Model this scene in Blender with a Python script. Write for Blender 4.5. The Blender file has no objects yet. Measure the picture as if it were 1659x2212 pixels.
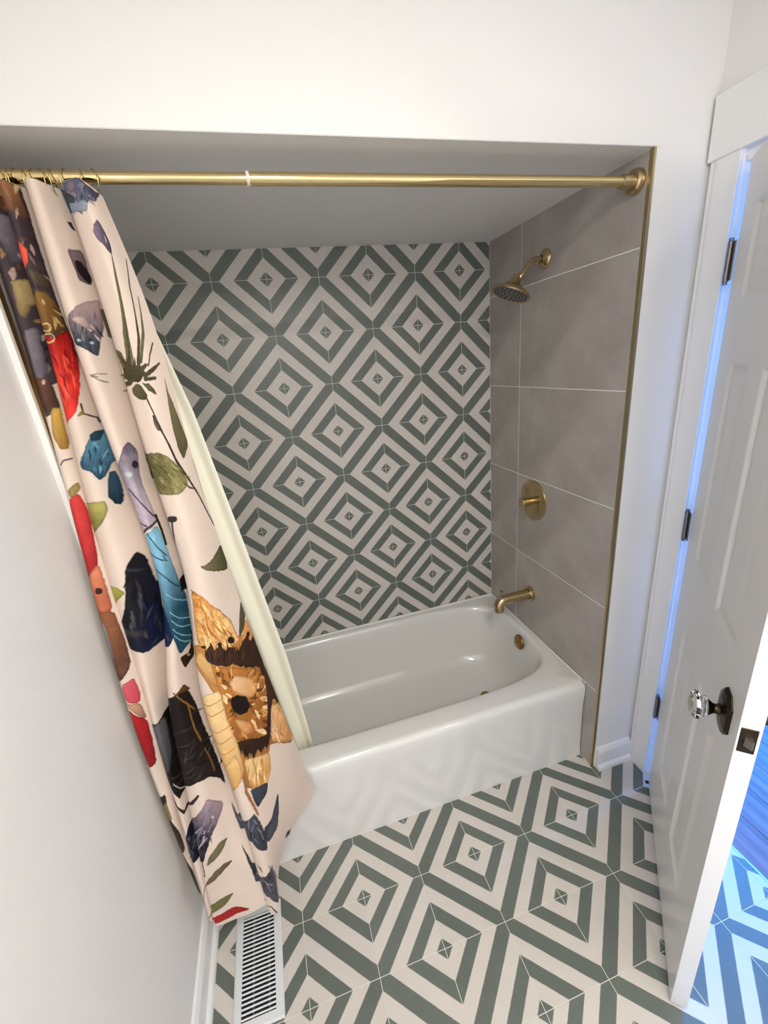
import bpy, bmesh, math, random
import numpy as np
from mathutils import Vector, Matrix

# ---------------------------------------------------------------- camera, world, lights, exposure
scn = bpy.context.scene
C = scn.collection
cam_d = bpy.data.cameras.new('camera')
cam = bpy.data.objects.new('camera', cam_d)
C.objects.link(cam)
cam_d.sensor_fit = 'HORIZONTAL'
cam_d.sensor_width = 36.0
cam_d.lens = 19.6168
cam_d.clip_start = 0.02
RIGHT = (0.95741673, -0.27398586, -0.09102171)
DOWN = (-0.17468134, -0.29871828, -0.93821843)
FWD = (0.22986873, 0.91416582, -0.33385809)
m = Matrix.Identity(4)
for i in range(3):
    m[i][0] = RIGHT[i]
    m[i][1] = -DOWN[i]
    m[i][2] = -FWD[i]
m[0][3], m[1][3], m[2][3] = -1.05046756, -1.86817524, 1.67107671
cam.matrix_world = m
scn.camera = cam

world = bpy.data.worlds.new('world')
scn.world = world
world.use_nodes = True
bg = world.node_tree.nodes['Background']
bg.inputs[0].default_value = (0.30, 0.52, 1.0, 1)
bg.inputs[1].default_value = 0.6

scn.view_settings.view_transform = 'Standard'
scn.view_settings.look = 'None'
scn.view_settings.gamma = 1.0
scn.view_settings.use_curve_mapping = False
scn.view_settings.exposure = 0.10

# daylight coming in through the hall window (the window stands in wall_hall_far)
la = bpy.data.lights.new('hall_daylight', 'AREA')
la.shape = 'RECTANGLE'
la.size, la.size_y = 1.0, 1.3
la.color = (0.02, 0.285, 1.0)
la.energy = 150
lo = bpy.data.objects.new('hall_daylight', la)
C.objects.link(lo)
lo.location = (1.97, -0.35, 1.55)
lo.rotation_euler = (math.radians(90), 0, math.radians(90))   # faces -X, into the hall
VANITY_POWER = 24.0      # emission of the three globes over the vanity
CEILING_POWER = 150.0      # emission of the ceiling light

# ---------------------------------------------------------------- helpers
def lin(r, g, b):
    def f(c):
        c /= 255.0
        return c / 12.92 if c <= 0.04045 else ((c + 0.055) / 1.055) ** 2.4
    return (f(r), f(g), f(b), 1.0)

MATS = {}
def mat(name, col=(0.8, 0.8, 0.8, 1), rough=0.5, metal=0.0, noise=0.0, nscale=20.0, bump=0.0, bscale=200.0, coat=0.0, spec=None, stretch=None):
    if name in MATS:
        return MATS[name]
    M = bpy.data.materials.new(name)
    M.use_nodes = True
    nt = M.node_tree
    p = nt.nodes['Principled BSDF']
    p.inputs['Base Color'].default_value = col
    p.inputs['Roughness'].default_value = rough
    p.inputs['Metallic'].default_value = metal
    p.inputs['Coat Weight'].default_value = coat
    if spec is not None:
        p.inputs['Specular IOR Level'].default_value = spec
    tc = nt.nodes.new('ShaderNodeTexCoord')
    src = tc.outputs['Object']
    if stretch:
        mp = nt.nodes.new('ShaderNodeMapping')
        mp.inputs['Scale'].default_value = stretch
        nt.links.new(src, mp.inputs['Vector'])
        src = mp.outputs['Vector']
    if noise > 0:
        n = nt.nodes.new('ShaderNodeTexNoise')
        n.inputs['Scale'].default_value = nscale
        n.inputs['Detail'].default_value = 5
        nt.links.new(src, n.inputs['Vector'])
        mx = nt.nodes.new('ShaderNodeMix')
        mx.data_type = 'RGBA'
        mx.inputs[6].default_value = tuple(max(0, c * (1 - noise)) for c in col[:3]) + (1,)
        mx.inputs[7].default_value = tuple(min(1, c * (1 + noise)) for c in col[:3]) + (1,)
        nt.links.new(n.outputs['Fac'], mx.inputs[0])
        nt.links.new(mx.outputs[2], p.inputs['Base Color'])
    if bump > 0:
        n2 = nt.nodes.new('ShaderNodeTexNoise')
        n2.inputs['Scale'].default_value = bscale
        n2.inputs['Detail'].default_value = 3
        nt.links.new(src, n2.inputs['Vector'])
        b = nt.nodes.new('ShaderNodeBump')
        b.inputs['Strength'].default_value = bump
        b.inputs['Distance'].default_value = 0.002
        nt.links.new(n2.outputs['Fac'], b.inputs['Height'])
        nt.links.new(b.outputs['Normal'], p.inputs['Normal'])
    MATS[name] = M
    return M

PAINT = mat('wall_paint', (0.865, 0.845, 0.83, 1), 0.55, noise=0.015, nscale=3, bump=0.08, bscale=350)
HALLP = mat('hall_paint', (0.46, 0.45, 0.44, 1), 0.6, noise=0.015, nscale=3, bump=0.08, bscale=350)
CEILP = mat('ceiling_paint', (0.86, 0.845, 0.82, 1), 0.7, noise=0.01, nscale=3, bump=0.08, bscale=300)
TRIMP = mat('trim_paint', (0.865, 0.855, 0.85, 1), 0.32, noise=0.012, nscale=8)
DOORP = mat('door_paint', (0.86, 0.855, 0.85, 1), 0.30, noise=0.012, nscale=6)
GROUT = mat('white_grout', (0.84, 0.82, 0.79, 1), 0.85, noise=0.04, nscale=60)
TGROUT = mat('tile_grout', (0.72, 0.685, 0.64, 1), 0.85, noise=0.05, nscale=60)
BRASS = mat('brushed_brass', (0.54, 0.415, 0.225, 1), 0.26, 1.0, noise=0.10, nscale=40, stretch=(1, 1, 1))
BRASS_ROD = mat('satin_brass_rod', (0.74, 0.58, 0.29, 1), 0.11, 1.0, noise=0.02, nscale=2)
EDGE_BRASS = mat('brass_tile_edging', (0.56, 0.455, 0.26, 1), 0.36, 1.0, noise=0.08, nscale=25)
BRONZE = mat('dark_bronze', (0.060, 0.046, 0.032, 1), 0.30, 1.0, noise=0.35, nscale=40)
PEWTER = mat('hinge_pewter', (0.26, 0.24, 0.235, 1), 0.38, 1.0, noise=0.1, nscale=60)
ENAMEL = mat('white_enamel', (0.79, 0.775, 0.76, 1), 0.12, noise=0.01, nscale=4, coat=0.6)
PLATE = mat('dark_brass_plate', (0.30, 0.17, 0.055, 1), 0.33, 1.0, noise=0.12, nscale=40)
STEEL = mat('bright_steel', (0.62, 0.61, 0.63, 1), 0.2, 1.0, noise=0.05, nscale=50)
BLACK = mat('black_rubber', (0.012, 0.012, 0.014, 1), 0.5, noise=0.2, nscale=50)
SHADE_SUBFLOOR = mat('duct_shade_and_subfloor', (0.006, 0.006, 0.012, 1), 0.8, noise=0.2, nscale=30)  # near-black: painted shade of the vent duct, also the slab under hall planks
VENTP = mat('vent_enamel', (0.74, 0.75, 0.77, 1), 0.35, noise=0.015, nscale=15)
PLASTIC_W = mat('clear_white_collar', (0.75, 0.72, 0.66, 1), 0.4, noise=0.02, nscale=20)

def glass_mat():
    M = bpy.data.materials.new('crystal_glass')
    M.use_nodes = True
    p = M.node_tree.nodes['Principled BSDF']
    p.inputs['Base Color'].default_value = (0.97, 0.97, 0.97, 1)
    p.inputs['Transmission Weight'].default_value = 1.0
    p.inputs['Roughness'].default_value = 0.02
    p.inputs['IOR'].default_value = 1.52
    return M
CRYSTAL = glass_mat()

def emit_mat(name, col, s):
    M = bpy.data.materials.new(name)
    M.use_nodes = True
    p = M.node_tree.nodes['Principled BSDF']
    p.inputs['Base Color'].default_value = (0.9, 0.88, 0.85, 1)
    p.inputs['Emission Color'].default_value = col
    p.inputs['Emission Strength'].default_value = s
    return M

def N(nt, t, **kw):
    n = nt.nodes.new(t)
    for k, v in kw.items():
        setattr(n, k, v)
    return n

def tile_mat():
    """cement tile with printed diagonal bands: distance from the nearest diamond corner, in tile widths"""
    M = bpy.data.materials.new('patterned_cement_tile')
    M.use_nodes = True
    nt = M.node_tree
    p = nt.nodes['Principled BSDF']
    p.inputs['Roughness'].default_value = 0.42
    uv = N(nt, 'ShaderNodeUVMap', uv_map='tile')
    sp = N(nt, 'ShaderNodeSeparateXYZ')
    nt.links.new(uv.outputs[0], sp.inputs[0])
    def mth(op, a, b=None):
        n = N(nt, 'ShaderNodeMath', operation=op)
        for i, x in enumerate((a, b)):
            if x is None:
                continue
            if isinstance(x, (int, float)):
                n.inputs[i].default_value = x
            else:
                nt.links.new(x, n.inputs[i])
        return n.outputs[0]
    d = mth('ADD', sp.outputs[0], sp.outputs[1])
    tcw = N(nt, 'ShaderNodeTexCoord')
    nz = N(nt, 'ShaderNodeTexNoise')
    nz.inputs['Scale'].default_value = 60
    nz.inputs['Detail'].default_value = 2
    nt.links.new(tcw.outputs['Object'], nz.inputs['Vector'])
    wob = mth('MULTIPLY', mth('SUBTRACT', nz.outputs['Fac'], 0.5), 0.012)
    dp = mth('ADD', mth('SUBTRACT', 1.0, mth('ABSOLUTE', mth('SUBTRACT', d, 1.0))), wob)
    def step(edge):                       # 1 above the edge, soft over 0.01
        n = N(nt, 'ShaderNodeMapRange')
        n.inputs['From Min'].default_value = edge - 0.005
        n.inputs['From Max'].default_value = edge + 0.005
        nt.links.new(dp, n.inputs['Value'])
        return n.outputs[0]
    g1 = mth('SUBTRACT', 1.0, step(0.128))
    g2 = mth('SUBTRACT', step(0.365), step(0.605))
    g3 = step(0.862)
    g = mth('MINIMUM', mth('ADD', mth('ADD', g1, g2), g3), 1.0)
    # colour variation inside the pigment
    n2 = N(nt, 'ShaderNodeTexNoise')
    n2.inputs['Scale'].default_value = 14
    n2.inputs['Detail'].default_value = 6
    n2.inputs['Roughness'].default_value = 0.65
    nt.links.new(tcw.outputs['Object'], n2.inputs['Vector'])
    rnd = N(nt, 'ShaderNodeObjectInfo')
    vv = mth('ADD', n2.outputs['Fac'], mth('MULTIPLY', mth('SUBTRACT', rnd.outputs['Random'], 0.5), 0.35))
    gr = N(nt, 'ShaderNodeMix', data_type='RGBA')
    gr.inputs[6].default_value = (0.112, 0.132, 0.114, 1)
    gr.inputs[7].default_value = (0.165, 0.188, 0.165, 1)
    nt.links.new(vv, gr.inputs[0])
    wh = N(nt, 'ShaderNodeMix', data_type='RGBA')
    wh.inputs[6].default_value = (0.62, 0.57, 0.525, 1)
    wh.inputs[7].default_value = (0.70, 0.65, 0.605, 1)
    nt.links.new(vv, wh.inputs[0])
    mx = N(nt, 'ShaderNodeMix', data_type='RGBA')
    nt.links.new(g, mx.inputs[0])
    nt.links.new(wh.outputs[2], mx.inputs[6])
    nt.links.new(gr.outputs[2], mx.inputs[7])
    nt.links.new(mx.outputs[2], p.inputs['Base Color'])
    return M
TILE = tile_mat()

def grey_tile_mat():
    M = bpy.data.materials.new('grey_porcelain_tile')
    M.use_nodes = True
    nt = M.node_tree
    p = nt.nodes['Principled BSDF']
    p.inputs['Roughness'].default_value = 0.42
    tc = N(nt, 'ShaderNodeTexCoord')
    n = N(nt, 'ShaderNodeTexNoise')
    n.inputs['Scale'].default_value = 5.0
    n.inputs['Detail'].default_value = 6
    n.inputs['Roughness'].default_value = 0.6
    nt.links.new(tc.outputs['Object'], n.inputs['Vector'])
    r = N(nt, 'ShaderNodeValToRGB')
    r.color_ramp.elements[0].position = 0.32
    r.color_ramp.elements[0].color = (0.345, 0.310, 0.285, 1)
    r.color_ramp.elements[1].position = 0.70
    r.color_ramp.elements[1].color = (0.485, 0.45, 0.415, 1)
    nt.links.new(n.outputs['Fac'], r.inputs[0])
    nt.links.new(r.outputs[0], p.inputs['Base Color'])
    return M
GREYT = grey_tile_mat()

def obj(name, me, parent=None, material=None, loc=None, label=None, cat=None, group=None, kind=None):
    if isinstance(me, bmesh.types.BMesh):
        bm = me
        me = bpy.data.meshes.new(name)
        bm.to_mesh(me)
        bm.free()
    o = bpy.data.objects.new(name, me)
    C.objects.link(o)
    if material is not None and me is not None and len(me.materials) == 0:
        me.materials.append(material)
    if parent is not None:
        o.parent = parent
    if loc is not None:
        o.location = loc
    for k, v in (('label', label), ('category', cat), ('group', group), ('kind', kind)):
        if v:
            o[k] = v
    return o

def empty(name, loc=(0, 0, 0), label=None, cat=None, group=None, kind=None):
    o = obj(name, None, None, None, loc, label, cat, group, kind)
    o.empty_display_size = 0.05
    return o

def smooth(me_or_o, ang=40):
    me = me_or_o.data if hasattr(me_or_o, 'data') else me_or_o
    for p in me.polygons:
        p.use_smooth = True
    me.set_sharp_from_angle(angle=math.radians(ang))
    return me_or_o

def box(bm, x0, x1, y0, y1, z0, z1, bevel=0.0, seg=2):
    r = bmesh.ops.create_cube(bm, size=1.0)
    vs = r['verts']
    for v in vs:
        v.co.x = x0 + (v.co.x + .5) * (x1 - x0)
        v.co.y = y0 + (v.co.y + .5) * (y1 - y0)
        v.co.z = z0 + (v.co.z + .5) * (z1 - z0)
    if bevel > 0:
        es = list({e for v in vs for e in v.link_edges})
        bmesh.ops.bevel(bm, geom=es, offset=bevel, segments=seg, affect='EDGES', profile=0.5)
    return bm

def newbox(*a, **k):
    return box(bmesh.new(), *a, **k)

def lathe(bm, prof, axis_o, axis_d, seg=48, cap=True):
    """revolve prof [(dist along axis, radius)] round an axis"""
    d = Vector(axis_d).normalized()
    t = Vector((0, 0, 1)) if abs(d.z) < 0.9 else Vector((1, 0, 0))
    a = d.cross(t).normalized()
    b = d.cross(a).normalized()
    o = Vector(axis_o)
    rings = []
    for h, r in prof:
        rings.append([bm.verts.new(o + d * h + (a * math.cos(2 * math.pi * i / seg) + b * math.sin(2 * math.pi * i / seg)) * r) for i in range(seg)])
    for k in range(len(rings) - 1):
        for i in range(seg):
            j = (i + 1) % seg
            bm.faces.new((rings[k][i], rings[k][j], rings[k + 1][j], rings[k + 1][i]))
    if cap:
        bm.faces.new(rings[0][::-1])
        bm.faces.new(rings[-1])
    bmesh.ops.recalc_face_normals(bm, faces=bm.faces)
    return bm

def tube(bm, pts, rad, seg=24, cap=True):
    """tube through points; rad a number or a list"""
    pts = [Vector(p) for p in pts]
    n = len(pts)
    rads = rad if isinstance(rad, (list, tuple)) else [rad] * n
    tang = []
    for i in range(n):
        tang.append((pts[min(i + 1, n - 1)] - pts[max(i - 1, 0)]).normalized())
    up = Vector((0, 1, 0)) if abs(tang[0].y) < 0.9 else Vector((1, 0, 0))
    rings = []
    for i in range(n):
        a = tang[i].cross(up).normalized()
        b = tang[i].cross(a).normalized()
        up = -b if False else up
        rings.append([bm.verts.new(pts[i] + (a * math.cos(2 * math.pi * k / seg) + b * math.sin(2 * math.pi * k / seg)) * rads[i]) for k in range(seg)])
    for i in range(n - 1):
        for k in range(seg):
            j = (k + 1) % seg
            bm.faces.new((rings[i][k], rings[i][j], rings[i + 1][j], rings[i + 1][k]))
    if cap:
        bm.faces.new(rings[0][::-1])
        bm.faces.new(rings[-1])
    bmesh.ops.recalc_face_normals(bm, faces=bm.faces)
    return bm

def torus_mesh(name, R, r, seg=40, rs=10):
    bm = bmesh.new()
    rings = []
    for i in range(seg):
        a = 2 * math.pi * i / seg
        rings.append([bm.verts.new(((R + r * math.cos(2 * math.pi * k / rs)) * math.cos(a), r * math.sin(2 * math.pi * k / rs), (R + r * math.cos(2 * math.pi * k / rs)) * math.sin(a))) for k in range(rs)])
    for i in range(seg):
        for k in range(rs):
            bm.faces.new((rings[i][k], rings[(i + 1) % seg][k], rings[(i + 1) % seg][(k + 1) % rs], rings[i][(k + 1) % rs]))
    bmesh.ops.recalc_face_normals(bm, faces=bm.faces)
    me = bpy.data.meshes.new(name)
    bm.to_mesh(me)
    bm.free()
    for p in me.polygons:
        p.use_smooth = True
    return me

# ---------------------------------------------------------------- dimensions (metres)
T = 0.2032                       # tile pitch
XL, XR = -1.50, 0.0              # alcove side faces (tile surface)
YF = -0.82                       # room face of the wall the alcove is cut into
ZA = 2.12                        # alcove ceiling
ZC = 2.44                        # room ceiling
WL, WR = -1.514, 0.19            # room side walls
YB = -2.95                       # rear wall of the room
XT = 0.226                       # end of the floor tile in the doorway
HY0, HY1 = -0.915, -1.640        # door opening along Y
TUBZ = 0.387

# ---------------------------------------------------------------- setting
floor = obj('floor', newbox(-1.75, XT, YB - 0.1, 0.1, -0.10, -0.0007), None, TGROUT, kind='structure', label='white and green patterned cement tile floor of the bathroom')
wall_back = obj('wall_back', newbox(-1.65, 0.15, 0.0007, 0.12, 0, 2.6), None, TGROUT, kind='structure', label='back wall of the tub alcove in white and green diamond tile')
wall_alcove_right = obj('wall_alcove_right', newbox(0.0006, 0.0081, -0.8165, 0.0, 0, ZA), None, GROUT, kind='structure', label='grey tiled alcove wall with the brass shower fittings')
wall_alcove_left = obj('wall_alcove_left', newbox(-1.5135, -1.5006, -0.79, 0.0, 0, ZA), None, GROUT, kind='structure', label='grey tiled alcove wall behind the curtain')

bm = bmesh.new()
box(bm, -1.75, 0.40, YF, 0.0012, ZA, 2.60, 0.0015, 1)
box(bm, 0.0082, 0.30, YF, -0.0, 0.0, ZA + 0.001)
box(bm, -1.75, -1.514, YF, 0.0, 0.0, ZA + 0.001)
box(bm, -1.5142, -1.5002, YF - 0.001, -0.7965, 0.0, ZA - 0.0005, 0.002, 2)
obj('wall_front', bm, None, PAINT, kind='structure', label='white wall with the soffit over the tub alcove')
obj('wall_left', newbox(-1.75, WL, YB, YF + 0.0, 0, 2.6), None, PAINT, kind='structure', label='white wall beside the curtain')
bm = bmesh.new()
box(bm, WR, 0.30, HY0, YF + 0.001, 0, 2.6)
box(bm, WR, 0.30, HY1, HY0, 2.065, 2.6)
box(bm, WR, 0.30, YB, HY1, 0, 2.6)
obj('wall_right', bm, None, PAINT, kind='structure', label='white wall with the doorway')
obj('wall_rear', newbox(-1.75, 0.30, YB - 0.1, YB, 0, 2.6), None, PAINT, kind='structure', label='white wall behind the viewer')
obj('ceiling', newbox(-1.75, 0.30, YB, YF, ZC, 2.62), None, CEILP, kind='structure', label='white bathroom ceiling')

# ---- patterned tiles -------------------------------------------------------------
TILE_CACHE = {}
GAP = 0.0010
def pattern_tile_mesh(par, u0, u1, v0, v1, seed):
    key = (par, round(u0, 3), round(u1, 3), round(v0, 3), round(v1, 3))
    if key in TILE_CACHE:
        return TILE_CACHE[key]
    x0, x1, y0, y1 = u0 * T, u1 * T, v0 * T, v1 * T
    g, b, h = GAP, 0.0005, 0.008
    def ring(inset, z):
        return [(x0 + g + inset, y0 + g + inset, z), (x1 - g - inset, y0 + g + inset, z), (x1 - g - inset, y1 - g - inset, z), (x0 + g + inset, y1 - g - inset, z)]
    vs = ring(0, -h) + ring(0, -b) + ring(b, 0)
    fs = [(8, 9, 10, 11)]
    for k in (0, 4):
        for i in range(4):
            j = (i + 1) % 4
            fs.append((k + i, k + j, k + 4 + j, k + 4 + i))
    me = bpy.data.meshes.new('patterned_tile')
    me.from_pydata(vs, [], fs)
    uvl = me.uv_layers.new(name='tile')
    for lp in me.loops:
        co = me.vertices[lp.vertex_index].co
        u, v = co.x / T, co.y / T
        uvl.data[lp.index].uv = ((u, v) if par == 0 else (1 - u, v))
    me.materials.append(TILE)
    TILE_CACHE[key] = me
    return me

def lay_tiles(parent, ox, oy, rect, place):
    """lattice node (0,0) at (ox, oy) is a diamond centre when i+j is even; rect = area to cover in the plane"""
    i0, i1 = math.floor((rect[0] - ox) / T), math.ceil((rect[1] - ox) / T)
    j0, j1 = math.floor((rect[2] - oy) / T), math.ceil((rect[3] - oy) / T)
    for j in range(j0, j1):
        for i in range(i0, i1):
            a0, a1 = max(rect[0], ox + i * T), min(rect[1], ox + (i + 1) * T)
            b0, b1 = max(rect[2], oy + j * T), min(rect[3], oy + (j + 1) * T)
            if a1 - a0 < 0.004 or b1 - b0 < 0.004:
                continue
            me = pattern_tile_mesh((i + j) % 2, (a0 - ox) / T - i, (a1 - ox) / T - i, (b0 - oy) / T - j, (b1 - oy) / T - j, 0)
            o = obj('tile', me, parent)
            place(o, ox + i * T, oy + j * T)

def place_floor(o, x, y):
    o.location = (x, y, 0)
def place_back(o, x, z):
    o.location = (x, 0, z)
    o.rotation_euler = (math.radians(90), 0, 0)
# floor: a crossing of the green bands lies at (-1.2214, -0.9561)
lay_tiles(floor, -1.2214 + T, -0.9561, (-1.514, XT, -2.60, -0.735), place_floor)
lay_tiles(wall_back, -0.709 * T, 2.0151, (XL, XR, 0.37, ZA), place_back)

# ---- large grey tiles on the alcove ends -----------------------------------------
def grey_tile(parent, ya, yb, za, zb, side):
    g, b, h = 0.0017, 0.0005, 0.007
    s = 1 if side == 'right' else -1
    X = XR if side == 'right' else XL
    def ring(inset, dx):
        return [(dx, ya + g + inset, za + g + inset), (dx, yb - g - inset, za + g + inset), (dx, yb - g - inset, zb - g - inset), (dx, ya + g + inset, zb - g - inset)]
    vs = ring(0, s * h) + ring(0, s * b) + ring(b, 0)
    fs = [(8, 9, 10, 11)]
    for k in (0, 4):
        for i in range(4):
            j = (i + 1) % 4
            fs.append((k + i, k + j, k + 4 + j, k + 4 + i))
    me = bpy.data.meshes.new('grey_tile')
    cy, cz = (ya + yb) / 2, (za + zb) / 2
    me.from_pydata([(v[0], v[1] - cy, v[2] - cz) for v in vs], [], fs)
    bm = bmesh.new(); bm.from_mesh(me)
    bmesh.ops.recalc_face_normals(bm, faces=bm.faces)
    bm.to_mesh(me); bm.free()
    me.materials.append(GREYT)
    o = obj('grey_tile', me, parent, loc=(X, cy, cz))
ROWS = [(1.9015, ZA), (1.5245, 1.9015), (1.1460, 1.5245), (0.7665, 1.1460), (0.3850, 0.7665)]
for side, par in (('right', wall_alcove_right), ('left', wall_alcove_left)):
    ye = -0.8085 if side == 'right' else -0.792
    for za, zb in ROWS:
        grey_tile(par, -0.2445, 0.0, za, zb, side)
        grey_tile(par, ye, -0.2445, za, zb, side)
    grey_tile(par, ye, -0.745, 0.001, 0.3850, side)

# brass tile edging
bm = bmesh.new()
box(bm, -0.0012, 0.0082, -0.8222, -0.8195, 0.0, ZA - 0.001, 0.0006, 1)
box(bm, -0.0012, 0.0016, -0.8222, -0.8085, 0.0, ZA - 0.001, 0.0006, 1)
obj('trim_1', bm, None, EDGE_BRASS, kind='structure', label='brass edging along the grey tile beside the doorway')
bm = bmesh.new()
box(bm, -1.5015, -1.4985, -0.8125, -0.791, 0.0, ZA - 0.001, 0.0006, 1)
obj('trim_2', bm, None, EDGE_BRASS, kind='structure', label='brass edging along the tile behind the curtain')

# ---- baseboards -------------------------------------------------------------------
def extrude_profile(prof, p0, p1, out, m0=0.0, m1=0.0):
    """profile [(distance from the wall, height)], wall foot from p0 to p1, out = direction into the room"""
    bm = bmesh.new()
    p0, p1, out = Vector(p0), Vector(p1), Vector(out)
    d = (p1 - p0).normalized()
    A = [bm.verts.new(p0 + out * a + d * a * m0 + Vector((0, 0, z))) for a, z in prof]
    B = [bm.verts.new(p1 + out * a - d * a * m1 + Vector((0, 0, z))) for a, z in prof]
    n = len(prof)
    for i in range(n):
        j = (i + 1) % n
        bm.faces.new((A[i], A[j], B[j], B[i]))
    bm.faces.new(A[::-1]); bm.faces.new(B)
    bmesh.ops.recalc_face_normals(bm, faces=bm.faces)
    return bm
BB = [(0, 0.0), (0.029, 0.0), (0.0285, 0.008), (0.026, 0.015), (0.021, 0.0195), (0.015, 0.021), (0.0145, 0.080), (0.013, 0.086), (0.010, 0.090), (0.008, 0.097), (0.005, 0.101), (0, 0.102)]
smooth(obj('baseboard_left', extrude_profile(BB, (WL, YB, 0), (WL, YF - 0.001, 0), (1, 0, 0)), None, TRIMP, kind='structure', label='white baseboard along the wall by the floor vent'), 50)
smooth(obj('baseboard_right', extrude_profile(BB, (0.0145, YF, 0), (WR - 0.012, YF, 0), (0, -1, 0)), None, TRIMP, kind='structure', label='short white baseboard between brass edging and door casing'), 50)

# ---- door casing and jamb ---------------------------------------------------------
CAS = [(0, 0.0), (0.0155, 0.0), (0.0165, 0.002), (0.0165, 0.060), (0.015, 0.066), (0.0125, 0.070), (0.0125, 0.079), (0.011, 0.081), (0, 0.081)]
def casing(ya, sgn):
    """vertical casing; ya = edge at the opening"""
    bm = bmesh.new()
    A, B = [], []
    for a, w in CAS:
        A.append(bm.verts.new((WR - a, ya + sgn * w, 0)))
        B.append(bm.verts.new((WR - a, ya + sgn * w, 2.083)))
    n = len(CAS)
    for i in range(n):
        j = (i + 1) % n
        bm.faces.new((A[i], A[j], B[j], B[i]))
    bm.faces.new(A); bm.faces.new(B)
    bmesh.ops.recalc_face_normals(bm, faces=bm.faces)
    return bm
obj('trim_3', casing(HY0 + 0.004, 1), None, TRIMP, kind='structure', label='white door casing on the hinge side')
obj('trim_4', casing(HY1 - 0.004, -1), None, TRIMP, kind='structure', label='white door casing on the latch side')
obj('trim_5', newbox(WR - 0.021, WR, HY1 - 0.095, -0.8268, 2.083, 2.222, 0.0015, 2), None, TRIMP, kind='structure', label='flat white header board over the doorway')
bm = bmesh.new()
box(bm, WR - 0.002, 0.302, HY0 - 0.001, HY0 + 0.012, 0, 2.066)
box(bm, WR - 0.002, 0.302, HY1 - 0.012, HY1 + 0.001, 0, 2.066)
box(bm, WR - 0.002, 0.302, HY1, HY0, 2.0555, 2.066)
box(bm, 0.236, 0.268, HY0 - 0.012, HY0, 0, 2.056)
box(bm, 0.236, 0.268, HY1, HY1 + 0.012, 0, 2.056)
obj('trim_6', bm, None, TRIMP, kind='structure', label='white door jamb with stop')
obj('trim_7', newbox(XT - 0.001, XT + 0.006, HY1, HY0, -0.012, 0.0012, 0.0006, 1), None, STEEL, kind='structure', label='metal strip where tile meets the wooden hall floor')

# ---- hall beyond the door ----------------------------------------------------------
def wood_mat():
    M = bpy.data.materials.new('hall_wood')
    M.use_nodes = True
    nt = M.node_tree
    p = nt.nodes['Principled BSDF']
    p.inputs['Roughness'].default_value = 0.5
    tc = N(nt, 'ShaderNodeTexCoord')
    mp = N(nt, 'ShaderNodeMapping')
    mp.inputs['Scale'].default_value = (14, 1.2, 14)
    nt.links.new(tc.outputs['Object'], mp.inputs[0])
    n = N(nt, 'ShaderNodeTexNoise')
    n.inputs['Scale'].default_value = 2.5
    n.inputs['Detail'].default_value = 6
    nt.links.new(mp.outputs[0], n.inputs['Vector'])
    r = N(nt, 'ShaderNodeValToRGB')
    r.color_ramp.elements[0].position = 0.35
    r.color_ramp.elements[0].color = (0.19, 0.105, 0.11, 1)
    r.color_ramp.elements[1].position = 0.68
    r.color_ramp.elements[1].color = (0.36, 0.22, 0.24, 1)
    nt.links.new(n.outputs['Fac'], r.inputs[0])
    nt.links.new(r.outputs[0], p.inputs['Base Color'])
    return M
WOOD = wood_mat()
floor_hall = obj('floor_hall', newbox(XT + 0.006, 2.2, -3.2, 0.6, -0.10, -0.008), None, SHADE_SUBFLOOR, kind='structure', label='wooden hall floor beyond the door')
random.seed(4)
pw = 0.127
x = XT + 0.0075
pm = {}
while x < 2.0:
    y = -3.1 + random.uniform(0, 0.5)
    first = True
    while y < 0.5:
        L = random.choice((0.9, 1.2, 1.5))
        if L not in pm:
            b_ = newbox(0, pw - 0.0012, 0, L - 0.0012, -0.008, 0.0, 0.0012, 1)
            me = bpy.data.meshes.new('plank'); b_.to_mesh(me); b_.free(); me.materials.append(WOOD)
            pm[L] = me
        if y + L < 0.6:
            obj('plank', pm[L], floor_hall, loc=(x, y, 0))
        y += L
    x += pw
bm = bmesh.new()
box(bm, 2.0, 2.12, -3.2, 0.6, 0, 0.85)
box(bm, 2.0, 2.12, -3.2, 0.6, 2.25, 2.6)
box(bm, 2.0, 2.12, -3.2, -0.90, 0.85, 2.25)
box(bm, 2.0, 2.12, 0.20, 0.6, 0.85, 2.25)
obj('wall_hall_far', bm, None, HALLP, kind='structure', label='hall wall with a window')
obj('wall_hall_end', newbox(0.30, 2.0, 0.5, 0.6, 0, 2.6), None, HALLP, kind='structure', label='hall end wall')
obj('wall_hall_near', newbox(0.30, 2.0, -3.2, -3.1, 0, 2.6), None, HALLP, kind='structure', label='hall wall at the near end')
obj('ceiling_hall', newbox(0.30, 2.12, -3.2, 0.6, ZC, 2.6), None, CEILP, kind='structure', label='hall ceiling')
win = empty('window_1', (2.06, -0.35, 0.85), kind='structure', label='hall window letting in blue daylight')
bm = bmesh.new()
for (a, b, c, d) in ((-0.55, 0.55, 0, 0.05), (-0.55, 0.55, 1.35, 1.40), (-0.55, -0.50, 0.05, 1.35), (0.50, 0.55, 0.05, 1.35), (-0.5, 0.5, 0.68, 0.72)):
    box(bm, -0.02, 0.02, a, b, c, d, 0.003, 1)
obj('window_frame', bm, win, TRIMP)

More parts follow.
